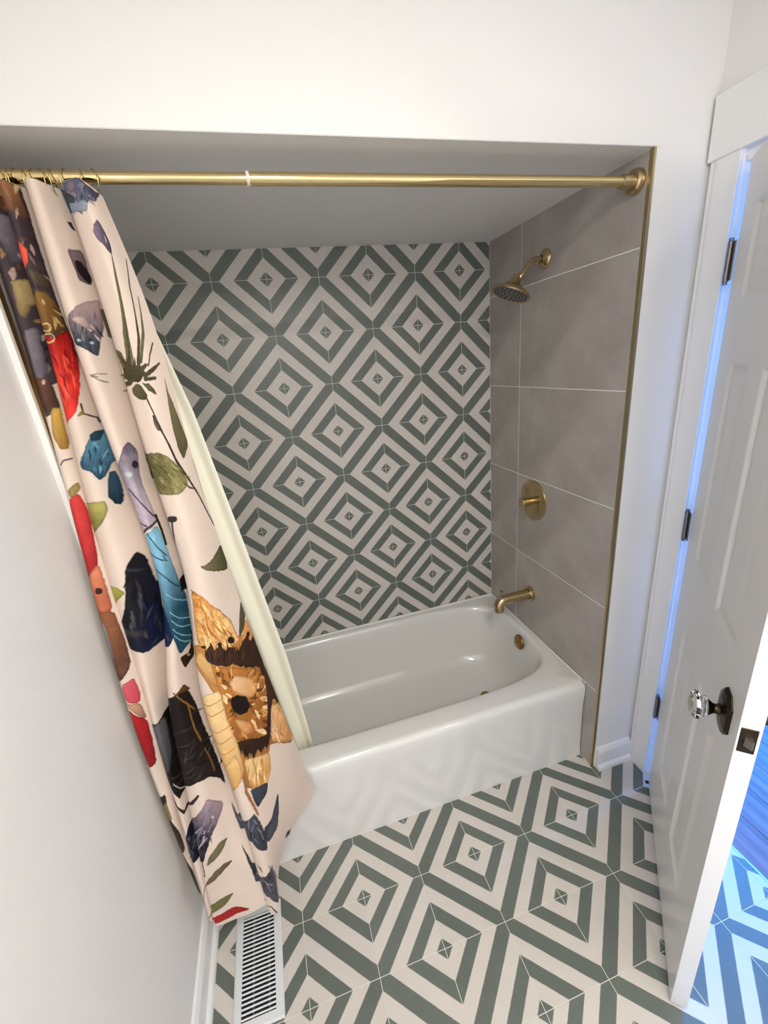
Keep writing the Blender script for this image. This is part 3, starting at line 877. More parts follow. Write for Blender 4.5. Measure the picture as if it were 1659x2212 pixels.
def paint_print(sn, tn):
    pr = Print(sn, tn)
    P, S = pr.poly, pr.stroke
    P([(72,0),(193,0),(203,0),(219,0),(220,43),(220,92),(221,136),(222,191),(225,239),(227,249),(227,311),(83,358),(86,414),(59,430),(53,351),(54,257),(54,151),(53,56)], (58, 46, 50), (74, 62, 66), None, 0.25, 1.2)
    P([(77,0),(190,0),(203,0),(214,7),(217,42),(219,53),(203,59),(190,50),(92,41),(85,14)], (150, 104, 72), (92, 60, 44), [(191,0),(204,56)], 0.5, 1.2)
    P([(86,0),(93,0),(94,10),(94,10),(86,11)], (226, 168, 128), (226, 168, 128), None, 0.25, 1.2)
    P([(207,0),(208,0),(207,0),(204,0),(202,0),(200,0),(200,0),(200,0),(203,0),(206,0)], (205, 160, 150), (205, 160, 150), None, 0.15, 0.8)
    P([(175,44),(170,45),(170,47),(170,45),(170,43),(170,41),(170,38),(170,37),(170,38),(176,42)], (222, 175, 170), (222, 175, 170), None, 0.15, 0.8)
    P([(209,0),(214,0),(220,0),(207,20),(206,9)], (225, 190, 140), (225, 190, 140), None, 0.25, 1.2)
    P([(72,47),(89,42),(170,70),(179,99),(91,129),(82,130),(79,95),(72,76)], (128, 116, 124), (84, 76, 86), [(87,43),(87,130)], 0.6, 1.2)
    S([(88,264),(85,275),(85,285)], [2.3, 5.8, 1.8], (38, 30, 34))
    S([(79,331),(79,336),(79,342)], [2.5, 6.2, 1.9], (104, 70, 50))
    S([(209,146),(206,151),(201,155)], [1.8, 4.4, 1.3], (38, 30, 34))
    S([(87,237),(91,236),(175,236)], [3.3, 8.2, 2.5], (150, 116, 78))
    S([(92,110),(92,114),(92,119)], [1.4, 3.6, 1.1], (176, 150, 140))
    S([(193,98),(185,108),(173,113)], [1.8, 4.4, 1.3], (128, 108, 104))
    S([(90,308),(87,314),(84,320)], [1.5, 3.8, 1.1], (38, 30, 34))
    S([(72,354),(72,360),(73,365)], [2.3, 5.8, 1.7], (104, 70, 50))
    S([(85,176),(85,185),(85,194)], [1.5, 3.8, 1.1], (92, 78, 86))
    S([(76,171),(80,173),(83,174)], [2.8, 7.0, 2.1], (92, 78, 86))
    S([(184,102),(184,107),(183,112)], [1.8, 4.4, 1.3], (92, 78, 86))
    S([(85,290),(89,290),(176,281)], [2.5, 6.3, 1.9], (38, 30, 34))
    S([(86,284),(85,290),(83,295)], [2.3, 5.8, 1.7], (104, 70, 50))
    S([(176,163),(182,172),(189,179)], [2.2, 5.5, 1.7], (38, 30, 34))
    S([(76,163),(79,169),(82,172)], [2.1, 5.3, 1.6], (104, 70, 50))
    S([(89,271),(89,279),(87,287)], [2.4, 5.9, 1.8], (60, 44, 40))
    S([(218,252),(216,258),(214,264)], [2.9, 7.3, 2.2], (128, 108, 104))
    S([(213,152),(217,156),(222,163)], [2.1, 5.3, 1.6], (176, 150, 140))
    S([(197,119),(200,128),(203,136)], [3.1, 7.7, 2.3], (128, 108, 104))
    S([(178,253),(92,266),(89,275)], [2.6, 6.4, 1.9], (176, 150, 140))
    S([(74,315),(77,320),(76,327)], [1.8, 4.5, 1.3], (60, 44, 40))
    S([(192,220),(194,223),(197,226)], [1.5, 3.9, 1.2], (38, 30, 34))
    S([(92,184),(177,194),(184,200)], [2.8, 7.0, 2.1], (128, 108, 104))
    S([(88,130),(88,135),(88,140)], [1.5, 3.8, 1.1], (104, 70, 50))
    S([(186,95),(194,95),(202,93)], [2.2, 5.6, 1.7], (104, 70, 50))
    S([(92,17),(91,25),(90,33)], [2.6, 6.6, 2.0], (104, 70, 50))
    S([(170,141),(172,150),(92,158)], [3.2, 8.0, 2.4], (104, 70, 50))
    S([(86,264),(83,270),(80,275)], [3.3, 8.1, 2.4], (128, 108, 104))
    S([(213,86),(216,91),(217,98)], [2.9, 7.4, 2.2], (60, 44, 40))
    S([(90,157),(90,166),(89,173)], [1.5, 3.8, 1.1], (150, 116, 78))
    S([(202,43),(199,50),(194,60)], [2.6, 6.5, 1.9], (176, 150, 140))
    S([(87,82),(86,90),(86,99)], [1.5, 3.7, 1.1], (128, 108, 104))
    S([(66,264),(68,269),(69,276)], [3.1, 7.9, 2.4], (104, 70, 50))
    S([(82,139),(79,149),(78,160)], [3.3, 8.2, 2.5], (176, 150, 140))
    S([(183,129),(180,135),(179,141)], [3.0, 7.6, 2.3], (176, 150, 140))
    S([(211,198),(212,206),(215,214)], [1.8, 4.4, 1.3], (176, 150, 140))
    S([(192,168),(195,176),(196,183)], [1.9, 4.7, 1.4], (60, 44, 40))
    S([(190,15),(192,23),(196,31)], [1.6, 3.9, 1.2], (150, 116, 78))
    S([(75,352),(75,360),(76,367)], [2.6, 6.5, 2.0], (150, 116, 78))
    S([(72,188),(74,195),(75,205)], [2.5, 6.3, 1.9], (92, 78, 86))
    S([(87,323),(86,329),(85,338)], [3.2, 8.1, 2.4], (128, 108, 104))
    S([(78,193),(79,203),(82,207)], [2.5, 6.2, 1.9], (38, 30, 34))
    S([(77,187),(78,195),(78,201)], [2.2, 5.4, 1.6], (176, 150, 140))
    S([(76,106),(76,115),(73,123)], [2.4, 6.0, 1.8], (150, 116, 78))
    S([(207,102),(207,110),(207,118)], [3.3, 8.2, 2.5], (176, 150, 140))
    S([(190,266),(191,271),(190,276)], [1.8, 4.6, 1.4], (176, 150, 140))
    P([(180,97),(190,106),(197,112),(188,136),(170,145),(172,122)], (240, 92, 68), (240, 92, 68), None, 0.25, 1.2)
    P([(178,146),(210,147),(223,163),(214,179),(187,169)], (96, 82, 66), (70, 58, 48), None, 0.25, 1.2)
    P([(74,164),(85,158),(170,162),(176,185),(90,204),(79,232),(71,227),(73,187)], (178, 154, 104), (120, 100, 66), [(89,169),(70,231)], 0.6, 1.2)
    P([(170,176),(170,183),(170,198),(170,216),(170,195)], (226, 206, 150), (190, 165, 105), None, 0.6, 1.2)
    P([(184,182),(210,184),(220,203),(222,234),(224,250),(197,260),(170,250),(168,209)], (136, 100, 54), (104, 74, 40), [(194,184),(210,254)], 0.6, 1.2)
    S([(213,206),(216,214),(216,222)], [1.4, 3.5, 1.1], (88, 60, 32))
    S([(207,236),(207,243),(205,252)], [2.1, 5.4, 1.6], (206, 176, 118))
    S([(196,198),(197,203),(197,207)], [2.7, 6.7, 2.0], (206, 176, 118))
    S([(194,243),(191,252),(191,260)], [1.4, 3.4, 1.0], (176, 140, 84))
    S([(216,239),(218,243),(220,245)], [2.3, 5.7, 1.7], (176, 140, 84))
    S([(213,214),(220,221),(226,226)], [1.7, 4.2, 1.2], (206, 176, 118))
    S([(205,227),(210,231),(217,237)], [1.8, 4.4, 1.3], (176, 140, 84))
    S([(212,230),(213,236),(216,238)], [2.7, 6.8, 2.0], (206, 176, 118))
    S([(206,231),(209,237),(210,244)], [1.3, 3.1, 0.9], (206, 176, 118))
    S([(199,245),(202,255),(206,261)], [1.3, 3.4, 1.0], (88, 60, 32))
    P([(170,257),(194,270),(224,250),(227,268),(226,317),(217,367),(201,409),(182,426),(167,437),(167,423),(169,361),(170,298)], (150, 24, 26), (226, 58, 46), [(203,259),(176,411)], 0.4, 1.2)
    P([(167,300),(189,331),(200,366),(180,409),(168,385),(169,340)], (222, 60, 48), (236, 78, 60), None, 0.4, 1.2)
    P([(226,248),(227,268),(228,317),(228,317),(223,293)], (112, 18, 24), (112, 18, 24), None, 0.25, 1.2)
    S([(190,319),(190,338),(190,356)], [1.8, 4.6, 1.4], (206, 48, 42))
    S([(221,287),(218,307),(215,327)], [2.4, 5.9, 1.8], (206, 48, 42))
    S([(183,356),(190,373),(193,385)], [1.9, 4.8, 1.4], (240, 92, 72))
    S([(207,295),(209,306),(210,319)], [1.8, 4.6, 1.4], (240, 92, 72))
    S([(178,356),(180,373),(181,388)], [1.7, 4.1, 1.2], (128, 18, 22))
    S([(209,330),(210,346),(209,363)], [2.7, 6.8, 2.0], (240, 92, 72))
    S([(195,339),(190,356),(193,376)], [1.6, 4.1, 1.2], (128, 18, 22))
    S([(200,322),(204,331),(207,340)], [1.7, 4.3, 1.3], (240, 92, 72))
    S([(170,291),(185,307),(187,324)], [1.9, 4.7, 1.4], (128, 18, 22))
    S([(169,324),(169,333),(174,341)], [2.8, 6.9, 2.1], (128, 18, 22))
    S([(204,300),(203,318),(207,335)], [1.7, 4.3, 1.3], (240, 92, 72))
    S([(187,336),(192,345),(192,361)], [2.1, 5.1, 1.5], (128, 18, 22))
    S([(210,290),(209,298),(210,306)], [2.1, 5.3, 1.6], (128, 18, 22))
    S([(207,327),(207,341),(208,351)], [1.7, 4.2, 1.3], (206, 48, 42))
    S([(197,248),(194,252),(189,255),(183,255),(167,253),(170,249),(170,245),(168,242),(183,241),(189,241),(193,242),(197,244),(197,248)], 2.2, (228, 198, 124))
    S([(197,269),(194,273),(189,275),(182,276),(173,274),(170,270),(170,265),(168,261),(182,260),(189,260),(194,261),(197,264),(197,269)], 2.2, (228, 198, 124))
    P([(70,254),(87,249),(86,291),(86,336),(77,351),(63,344),(68,290)], (128, 118, 128), (96, 86, 98), [(76,255),(76,346)], 0.6, 1.2)
    P([(53,346),(85,347),(88,382),(89,417),(66,416),(59,389)], (98, 62, 44), (66, 44, 40), None, 0.6, 1.2)
    P([(79,356),(79,358),(77,361),(75,361),(74,358),(74,355),(76,352),(77,350),(79,350),(79,352)], (225, 190, 170), (225, 190, 170), None, 0.15, 0.8)
    P([(76,411),(89,410),(89,450),(89,484),(86,498),(74,495),(66,465)], (206, 166, 82), (150, 112, 48), [(83,410),(79,495)], 0.6, 1.2)
    S([(65,528),(75,519),(87,519)], 3.2, (64, 52, 60))
    P([(372,108),(399,104),(398,156),(394,168),(376,161),(374,135)], (122, 106, 112), (96, 80, 88), None, 0.5, 1.2)
    P([(379,125),(390,125),(396,137),(399,155),(395,168),(386,158),(378,144)], (34, 24, 28), (34, 24, 28), None, 0.25, 1.2)
    P([(388,56),(395,54),(398,70),(393,68)], (52, 44, 52), (52, 44, 52), None, 0.25, 1.2)
    P([(321,230),(359,207),(384,199),(401,194),(396,236),(394,249),(375,291),(367,307),(338,291),(319,281),(318,250)], (176, 150, 150), (56, 64, 76), [(371,206),(352,273)], 0.5, 1.2)
    S([(344,265),(344,273),(343,277)], [2.6, 6.4, 1.9], (120, 112, 122))
    S([(381,247),(381,252),(381,257)], [2.3, 5.9, 1.8], (84, 86, 98))
    S([(374,264),(378,271),(381,277)], [2.3, 5.8, 1.7], (200, 178, 176))
    S([(359,254),(357,260),(356,266)], [1.2, 3.1, 0.9], (44, 50, 60))
    S([(361,249),(366,254),(372,258)], [2.7, 6.7, 2.0], (200, 178, 176))
    S([(355,268),(359,273),(365,277)], [2.0, 5.1, 1.5], (44, 50, 60))
    S([(375,255),(368,263),(365,270)], [2.7, 6.7, 2.0], (84, 86, 98))
    S([(361,277),(361,286),(361,300)], [2.4, 6.0, 1.8], (84, 86, 98))
    S([(338,239),(334,249),(334,261)], [2.4, 6.0, 1.8], (84, 86, 98))
    S([(383,254),(386,261),(388,268)], [2.1, 5.2, 1.6], (44, 50, 60))
    S([(387,220),(385,228),(385,236)], [2.1, 5.3, 1.6], (120, 112, 122))
    S([(356,244),(351,252),(344,261)], [1.6, 4.1, 1.2], (44, 50, 60))
    S([(375,227),(374,237),(370,247)], [1.3, 3.2, 1.0], (120, 112, 122))
    S([(361,242),(371,247),(377,254)], [2.5, 6.2, 1.9], (200, 178, 176))
    P([(328,234),(364,227),(373,253),(355,252)], (210, 180, 172), (150, 135, 140), None, 0.5, 1.2)
    P([(338,275),(336,277),(333,277),(330,277),(328,276),(327,275),(329,273),(332,271),(335,273),(338,274)], (205, 215, 222), (205, 215, 222), None, 0.15, 0.8)
    P([(367,279),(365,281),(362,282),(359,282),(357,281),(356,280),(358,277),(361,276),(365,276),(366,277)], (205, 215, 222), (205, 215, 222), None, 0.15, 0.8)
    S([(350,346),(332,342),(348,351),(371,358)], 2.6, (112, 106, 70))
    S([(332,341),(353,340),(374,341)], 2.2, (122, 116, 76))
    S([(210,398),(210,419),(227,430),(229,441)], 3.4, (72, 60, 42))
    P([(197,422),(210,410),(212,422)], (150, 130, 70), (150, 130, 70), None, 0.25, 1.2)
    P([(178,516),(200,480),(216,459),(317,453),(313,496),(229,528),(215,555),(203,562),(193,540),(178,529)], (96, 142, 166), (34, 64, 86), [(224,476),(193,543)], 0.8, 1.2)
    S([(200,528),(200,534),(201,540)], [2.6, 6.6, 2.0], (70, 112, 136))
    S([(200,493),(200,500),(200,508)], [1.3, 3.3, 1.0], (28, 52, 70))
    S([(226,511),(220,514),(212,518)], [1.8, 4.5, 1.4], (28, 52, 70))
    S([(216,530),(215,538),(213,543)], [1.8, 4.4, 1.3], (70, 112, 136))
    S([(210,532),(209,539),(207,546)], [1.9, 4.7, 1.4], (120, 170, 190))
    S([(212,485),(211,495),(210,503)], [1.4, 3.4, 1.0], (28, 52, 70))
    S([(213,481),(210,485),(208,491)], [1.3, 3.3, 1.0], (120, 170, 190))
    S([(200,501),(199,508),(197,516)], [1.5, 3.9, 1.2], (28, 52, 70))
    S([(223,511),(220,517),(217,529)], [2.7, 6.8, 2.0], (70, 112, 136))
    S([(213,520),(213,527),(212,530)], [1.9, 4.7, 1.4], (28, 52, 70))
    S([(227,503),(221,512),(217,518)], [1.9, 4.7, 1.4], (120, 170, 190))
    S([(211,489),(207,495),(203,500)], [1.4, 3.5, 1.0], (120, 170, 190))
    S([(213,477),(213,485),(215,493)], [1.9, 4.9, 1.5], (120, 170, 190))
    S([(211,487),(206,497),(203,504)], [1.4, 3.6, 1.1], (70, 112, 136))
    P([(208,464),(221,458),(230,460),(223,479),(209,479)], (44, 70, 88), (44, 70, 88), None, 0.25, 1.2)
    P([(219,549),(229,551),(229,606),(221,627),(213,620),(207,598)], (52, 84, 104), (24, 40, 54), [(224,552),(217,622)], 0.6, 1.2)
    P([(163,605),(201,605),(202,626),(186,654),(163,680),(163,640)], (172, 166, 96), (128, 122, 62), [(171,608),(182,657)], 0.6, 1.2)
    P([(65,583),(88,570),(89,587),(69,605)], (150, 130, 80), (150, 130, 80), None, 0.25, 1.2)
    P([(60,605),(85,593),(92,638),(89,741),(84,766),(52,791),(52,713)], (206, 62, 58), (160, 36, 40), [(79,601),(74,760)], 0.5, 1.2)
    P([(52,788),(87,756),(90,815),(91,874),(52,872)], (212, 132, 98), (168, 88, 62), None, 0.6, 1.2)
    P([(82,822),(81,825),(77,826),(72,824),(68,820),(68,815),(71,810),(76,810),(80,813),(82,818)], (60, 30, 30), (60, 30, 30), None, 0.15, 0.8)
    P([(52,860),(91,874),(97,957),(96,1025),(53,1056),(53,945)], (146, 92, 58), (78, 52, 44), [(70,864),(72,1038)], 0.7, 1.2)
    P([(52,890),(69,897),(68,975),(66,1010),(52,965)], (156, 146, 152), (110, 100, 110), None, 0.6, 1.2)
    P([(65,1057),(93,1057),(96,1104),(90,1128),(58,1100)], (212, 96, 104), (190, 60, 80), None, 0.25, 1.2)
    P([(54,1105),(90,1126),(92,1185),(67,1127)], (206, 160, 128), (150, 110, 90), None, 0.25, 1.2)
    P([(60,1123),(92,1181),(88,1258),(83,1315),(60,1315),(54,1237)], (176, 34, 38), (130, 22, 30), [(73,1137),(77,1308)], 0.5, 1.2)
    P([(163,802),(180,804),(190,822),(180,832),(165,853)], (176, 176, 92), (130, 128, 60), None, 0.25, 1.2)
    P([(199,765),(221,739),(230,761),(235,840),(331,872),(348,961),(217,993),(166,960),(166,905),(184,860)], (24, 22, 26), (20, 32, 70), [(187,840),(337,914)], 0.3, 1.2)
    P([(166,905),(214,930),(213,946),(169,928)], (62, 60, 64), (40, 36, 40), None, 0.25, 1.2)
    P([(200,766),(227,789),(218,789),(203,776)], (60, 60, 62), (60, 60, 62), None, 0.25, 1.2)
    S([(320,934),(324,941),(330,951)], [2.7, 6.6, 2.0], (70, 68, 70))
    S([(219,914),(217,924),(218,935)], [1.2, 3.0, 0.9], (26, 38, 84))
    S([(216,860),(217,869),(220,881)], [1.8, 4.5, 1.4], (12, 12, 16))
    S([(235,895),(237,912),(236,926)], [2.6, 6.6, 2.0], (12, 12, 16))
    S([(227,971),(220,976),(215,978)], [1.3, 3.3, 1.0], (70, 68, 70))
    S([(203,786),(197,798),(190,809)], [2.5, 6.3, 1.9], (12, 12, 16))
    S([(212,854),(213,870),(216,886)], [1.7, 4.4, 1.3], (26, 38, 84))
    S([(217,826),(216,845),(217,864)], [1.4, 3.5, 1.0], (12, 12, 16))
    S([(312,880),(325,886),(330,896)], [1.9, 4.8, 1.4], (26, 38, 84))
    S([(225,885),(218,897),(213,910)], [1.9, 4.8, 1.4], (70, 68, 70))
    S([(228,907),(227,918),(224,932)], [2.1, 5.3, 1.6], (52, 52, 58))
    S([(229,924),(232,946),(232,962)], [1.7, 4.2, 1.3], (52, 52, 58))
    S([(210,832),(211,847),(211,858)], [2.3, 5.6, 1.7], (70, 68, 70))
    S([(210,803),(212,825),(214,846)], [1.8, 4.4, 1.3], (52, 52, 58))
    S([(230,862),(231,874),(234,886)], [2.0, 5.0, 1.5], (12, 12, 16))
    S([(207,849),(209,865),(209,881)], [2.3, 5.6, 1.7], (70, 68, 70))
    S([(207,876),(207,894),(204,914)], [2.3, 5.8, 1.8], (52, 52, 58))
    S([(193,869),(192,887),(193,908)], [2.8, 6.9, 2.1], (70, 68, 70))
    S([(206,814),(204,833),(204,852)], [1.7, 4.2, 1.3], (12, 12, 16))
    S([(207,933),(208,944),(210,954)], [2.7, 6.8, 2.0], (70, 68, 70))
    S([(199,826),(199,842),(198,857)], [2.0, 5.0, 1.5], (12, 12, 16))
    S([(188,897),(187,906),(186,917)], [2.8, 6.9, 2.1], (70, 68, 70))
    P([(313,533),(351,495),(374,482),(387,507),(371,571),(375,643),(373,671),(314,685),(313,646),(314,582)], (104, 96, 110), (178, 164, 178), [(369,484),(339,601)], 0.4, 1.2)
    S([(324,581),(344,614),(371,655)], 4, (64, 54, 64))
    S([(313,642),(315,660),(337,669)], 4, (64, 54, 64))
    S([(375,668),(334,675),(313,686)], 5, (50, 40, 46))
    P([(356,554),(351,556),(343,559),(335,557),(331,554),(331,549),(334,545),(342,544),(351,545),(356,549)], (190, 196, 200), (190, 196, 200), None, 0.15, 0.8)
    P([(378,536),(375,541),(370,543),(365,541),(361,536),(361,532),(366,528),(371,525),(376,527),(379,532)], (50, 44, 56), (50, 44, 56), None, 0.15, 0.8)
    P([(313,691),(371,674),(376,717),(379,766),(388,836),(398,870),(402,937),(405,997),(368,1005),(346,951),(319,873),(312,791)], (126, 178, 204), (34, 76, 98), [(313,762),(354,891)], 0.35, 1.2)
    S([(328,686),(346,721),(370,751)], 3.4, (36, 62, 78))
    S([(312,728),(330,744),(355,757)], 3.4, (36, 62, 78))
    S([(317,770),(350,800),(383,837)], 3.4, (36, 62, 78))
    S([(359,746),(361,759),(366,762)], 3.4, (36, 62, 78))
    S([(336,835),(377,868),(403,890)], 2.2, (140, 184, 200))
    S([(340,881),(380,918),(402,934)], 2.2, (140, 184, 200))
    S([(343,903),(381,941),(405,957)], 2.2, (140, 184, 200))
    S([(346,926),(383,965),(406,987)], 2.2, (140, 184, 200))
    S([(350,944),(385,984),(405,999)], 2.2, (140, 184, 200))
    P([(404,964),(405,1007),(405,1041),(381,1053),(366,1010),(397,1022)], (64, 46, 34), (30, 20, 16), None, 0.25, 1.2)
    P([(396,1031),(395,1032),(393,1031),(391,1029),(388,1025),(388,1022),(389,1021),(391,1021),(394,1025),(395,1027)], (210, 180, 130), (210, 180, 130), None, 0.15, 0.8)
    P([(404,1016),(404,1018),(404,1018),(404,1018),(404,1018),(404,1015),(404,1013),(404,1011),(404,1013),(404,1014)], (200, 170, 120), (200, 170, 120), None, 0.15, 0.8)
    P([(380,0),(508,0),(573,0),(640,6),(674,0),(623,29),(583,34),(540,54),(399,41),(397,22),(395,0)], (92, 102, 122), (66, 70, 88), [(507,0),(609,25)], 0.6, 1.2)
    S([(537,14),(570,12),(600,5)], [3.2, 8.0, 2.4], (128, 114, 126))
    S([(597,4),(593,9),(580,17)], [1.6, 3.9, 1.2], (40, 44, 54))
    S([(532,22),(526,28),(523,34)], [1.9, 4.8, 1.4], (128, 114, 126))
    S([(518,36),(514,38),(512,43)], [3.3, 8.2, 2.4], (150, 158, 172))
    S([(541,12),(562,18),(561,26)], [2.7, 6.8, 2.1], (128, 114, 126))
    S([(517,16),(515,20),(513,23)], [2.9, 7.3, 2.2], (40, 44, 54))
    S([(549,26),(535,31),(532,38)], [1.6, 3.9, 1.2], (40, 44, 54))
    S([(508,17),(514,22),(518,27)], [2.7, 6.7, 2.0], (150, 158, 172))
    S([(509,42),(514,48),(521,55)], [2.8, 7.1, 2.1], (40, 44, 54))
    S([(572,32),(591,36),(610,36)], [1.4, 3.6, 1.1], (128, 114, 126))
    S([(564,6),(571,14),(543,23)], [2.7, 6.7, 2.0], (128, 114, 126))
    S([(516,43),(509,49),(499,54)], [1.9, 4.7, 1.4], (150, 158, 172))
    S([(588,23),(605,25),(620,27)], [2.9, 7.2, 2.2], (128, 114, 126))
    S([(610,21),(604,26),(600,31)], [1.8, 4.5, 1.4], (60, 64, 78))
    S([(505,18),(514,22),(522,25)], [3.0, 7.4, 2.2], (128, 114, 126))
    S([(595,28),(603,33),(606,41)], [1.5, 3.7, 1.1], (128, 114, 126))
    S([(507,15),(507,18),(506,22)], [2.8, 7.1, 2.1], (128, 114, 126))
    S([(516,38),(516,43),(516,47)], [1.7, 4.2, 1.3], (128, 114, 126))
    P([(512,0),(532,5),(522,20),(509,21),(505,9)], (140, 122, 132), (100, 90, 104), None, 0.5, 1.2)
    P([(489,33),(571,37),(543,54),(491,49)], (138, 148, 164), (160, 160, 172), None, 0.4, 1.2)
    P([(492,14),(515,26),(513,37),(492,32)], (60, 66, 64), (60, 66, 64), None, 0.25, 1.2)
    P([(556,75),(593,65),(600,70),(609,86),(613,101),(607,119),(598,126),(579,110),(545,99),(537,85)], (124, 106, 126), (52, 42, 56), [(559,79),(615,103)], 0.5, 1.2)
    P([(597,90),(600,95),(600,104),(593,102)], (235, 225, 228), (235, 225, 228), None, 0.25, 1.2)
    S([(600,123),(580,168),(560,217),(538,268),(526,325)], [4, 12, 17, 21, 22], (104, 98, 66))
    S([(591,144),(556,230),(523,320)], [2, 5, 7], (70, 64, 42))
    S([(673,128),(634,182),(613,234),(592,281),(554,323)], [4, 6, 6, 11, 12], (66, 58, 40))
    S([(660,204),(643,237),(623,271),(572,319)], [4, 7, 12, 12], (98, 92, 62))
    S([(400,216),(402,263),(504,302),(512,338)], [8, 12, 15, 18], (98, 92, 62))
    S([(654,298),(622,315),(600,334)], [5, 5, 4], (66, 58, 40))
    P([(504,329),(537,324),(580,342),(539,358),(512,357),(498,345)], (74, 66, 46), (54, 46, 32), None, 0.25, 1.2)
    S([(523,345),(515,323),(502,302)], [16, 11, 2], (70, 62, 42))
    S([(523,345),(509,358),(395,379)], [16, 11, 2], (70, 62, 42))
    S([(523,345),(523,328),(518,312)], [16, 11, 2], (70, 62, 42))
    S([(523,345),(536,328),(546,311)], [16, 11, 2], (70, 62, 42))
    S([(523,345),(551,329),(580,314)], [16, 11, 2], (70, 62, 42))
    S([(523,345),(564,335),(605,330)], [16, 11, 2], (70, 62, 42))
    S([(523,345),(510,344),(398,346)], [16, 11, 2], (70, 62, 42))
    S([(523,345),(556,335),(591,328)], [16, 11, 2], (70, 62, 42))
    S([(567,349),(613,345),(659,340)], [10, 10, 4], (66, 58, 40))
    S([(563,355),(617,362)], [8, 7], (66, 58, 40))
    P([(542,360),(578,365),(598,382),(601,393),(573,381)], (98, 92, 62), (66, 58, 40), None, 0.25, 1.2)
    P([(511,372),(520,363),(532,360),(556,384),(549,394),(523,394),(512,384)], (100, 92, 64), (60, 52, 36), None, 0.25, 1.2)
    S([(547,392),(560,419),(573,453),(590,496),(606,543)], 6.4, (62, 52, 42))
    P([(554,430),(569,428),(574,462),(556,460),(547,443)], (104, 88, 72), (104, 88, 72), None, 0.25, 1.2)
    P([(663,366),(660,401),(667,422),(684,490),(691,536),(643,549),(630,525),(632,469),(640,432)], (122, 116, 82), (84, 78, 52), [(667,373),(649,540)], 0.7, 1.2)
    S([(556,431),(576,465),(595,502),(604,535),(620,565),(636,593),(662,647),(693,750)], [9, 7, 7, 9, 11, 7, 6, 5], (58, 46, 42))
    S([(692,574),(692,615),(693,670)], 3, (56, 50, 44))
    P([(398,512),(524,503),(566,514),(615,555),(631,601),(575,603),(511,597),(396,582),(397,545)], (92, 86, 52), (138, 130, 84), [(505,508),(583,593)], 0.8, 1.2)
    S([(516,550),(531,562),(543,574)], [1.3, 3.1, 0.9], (80, 74, 44))
    S([(600,555),(614,567),(634,590)], [1.9, 4.7, 1.4], (80, 74, 44))
    S([(543,568),(565,583),(590,599)], [1.8, 4.4, 1.3], (120, 112, 70))
    S([(569,541),(583,550),(596,559)], [1.2, 2.9, 0.9], (80, 74, 44))
    S([(607,587),(627,608),(661,633)], [2.1, 5.2, 1.6], (80, 74, 44))
    S([(590,557),(609,571),(649,595)], [1.7, 4.3, 1.3], (120, 112, 70))
    S([(534,540),(547,540),(566,543)], [1.6, 4.0, 1.2], (120, 112, 70))
    S([(580,540),(591,549),(604,557)], [1.4, 3.5, 1.1], (166, 158, 108))
    S([(515,562),(520,567),(523,576)], [1.8, 4.4, 1.3], (166, 158, 108))
    S([(525,581),(537,584),(558,588)], [1.7, 4.4, 1.3], (120, 112, 70))
    S([(519,530),(533,544),(548,559)], [1.4, 3.5, 1.1], (80, 74, 44))
    S([(503,534),(510,539),(517,546)], [1.1, 2.7, 0.8], (80, 74, 44))
    S([(516,563),(526,565),(536,567)], [1.3, 3.2, 1.0], (120, 112, 70))
    S([(545,551),(549,557),(563,566)], [1.5, 3.7, 1.1], (166, 158, 108))
    S([(510,657),(492,725),(493,803)], 5, (52, 42, 36))
    P([(526,654),(521,659),(513,662),(505,662),(493,662),(492,657),(502,649),(511,646),(519,647),(525,649)], (56, 44, 40), (56, 44, 40), None, 0.15, 0.8)
    P([(387,818),(493,806),(496,837),(389,862)], (30, 22, 22), (30, 22, 22), None, 0.25, 1.2)
    S([(376,655),(378,694),(378,727)], 6, (24, 22, 26))
    P([(553,771),(627,794),(692,804),(693,831),(693,860),(684,873),(619,819)], (122, 116, 82), (76, 70, 46), [(564,770),(681,843)], 0.6, 1.2)
    P([(492,973),(536,959),(647,1032),(693,1095),(693,1176),(693,1308),(693,1378),(692,1547),(625,1393),(598,1418),(570,1467),(533,1399),(543,1283),(539,1192),(534,1100),(513,1046),(491,1019)], (196, 136, 74), (140, 88, 46), None, 0.7, 1.2)
    P([(509,825),(549,854),(597,906),(632,972),(638,1015),(642,1045),(583,1008),(523,983),(509,957),(507,906)], (196, 126, 58), (236, 190, 128), [(515,837),(630,1011)], 0.8, 1.2)
    S([(510,827),(540,891),(544,971)], 2.4, (120, 72, 30))
    S([(597,906),(633,971),(641,1025)], 2, (150, 100, 60))
    S([(590,918),(601,948),(611,975)], [1.4, 3.6, 1.1], (214, 150, 80))
    S([(538,917),(550,939),(564,966)], [2.1, 5.4, 1.6], (168, 104, 44))
    S([(539,934),(563,957),(587,998)], [1.2, 3.0, 0.9], (168, 104, 44))
    S([(516,896),(528,908),(538,924)], [1.8, 4.4, 1.3], (246, 208, 150))
    S([(543,959),(549,986),(555,1015)], [1.3, 3.3, 1.0], (246, 208, 150))
    S([(533,859),(553,886),(577,921)], [1.4, 3.6, 1.1], (246, 208, 150))
    S([(609,973),(622,1004),(622,1036)], [2.0, 4.9, 1.5], (168, 104, 44))
    S([(519,883),(525,900),(533,917)], [1.2, 3.0, 0.9], (246, 208, 150))
    S([(535,911),(543,943),(549,973)], [1.5, 3.9, 1.2], (246, 208, 150))
    S([(587,970),(594,987),(602,1008)], [2.1, 5.3, 1.6], (214, 150, 80))
    S([(606,989),(612,1015),(616,1036)], [1.9, 4.7, 1.4], (168, 104, 44))
    S([(607,988),(612,1016),(616,1042)], [1.9, 4.8, 1.4], (214, 150, 80))
    S([(526,928),(532,955),(534,978)], [1.9, 4.8, 1.4], (246, 208, 150))
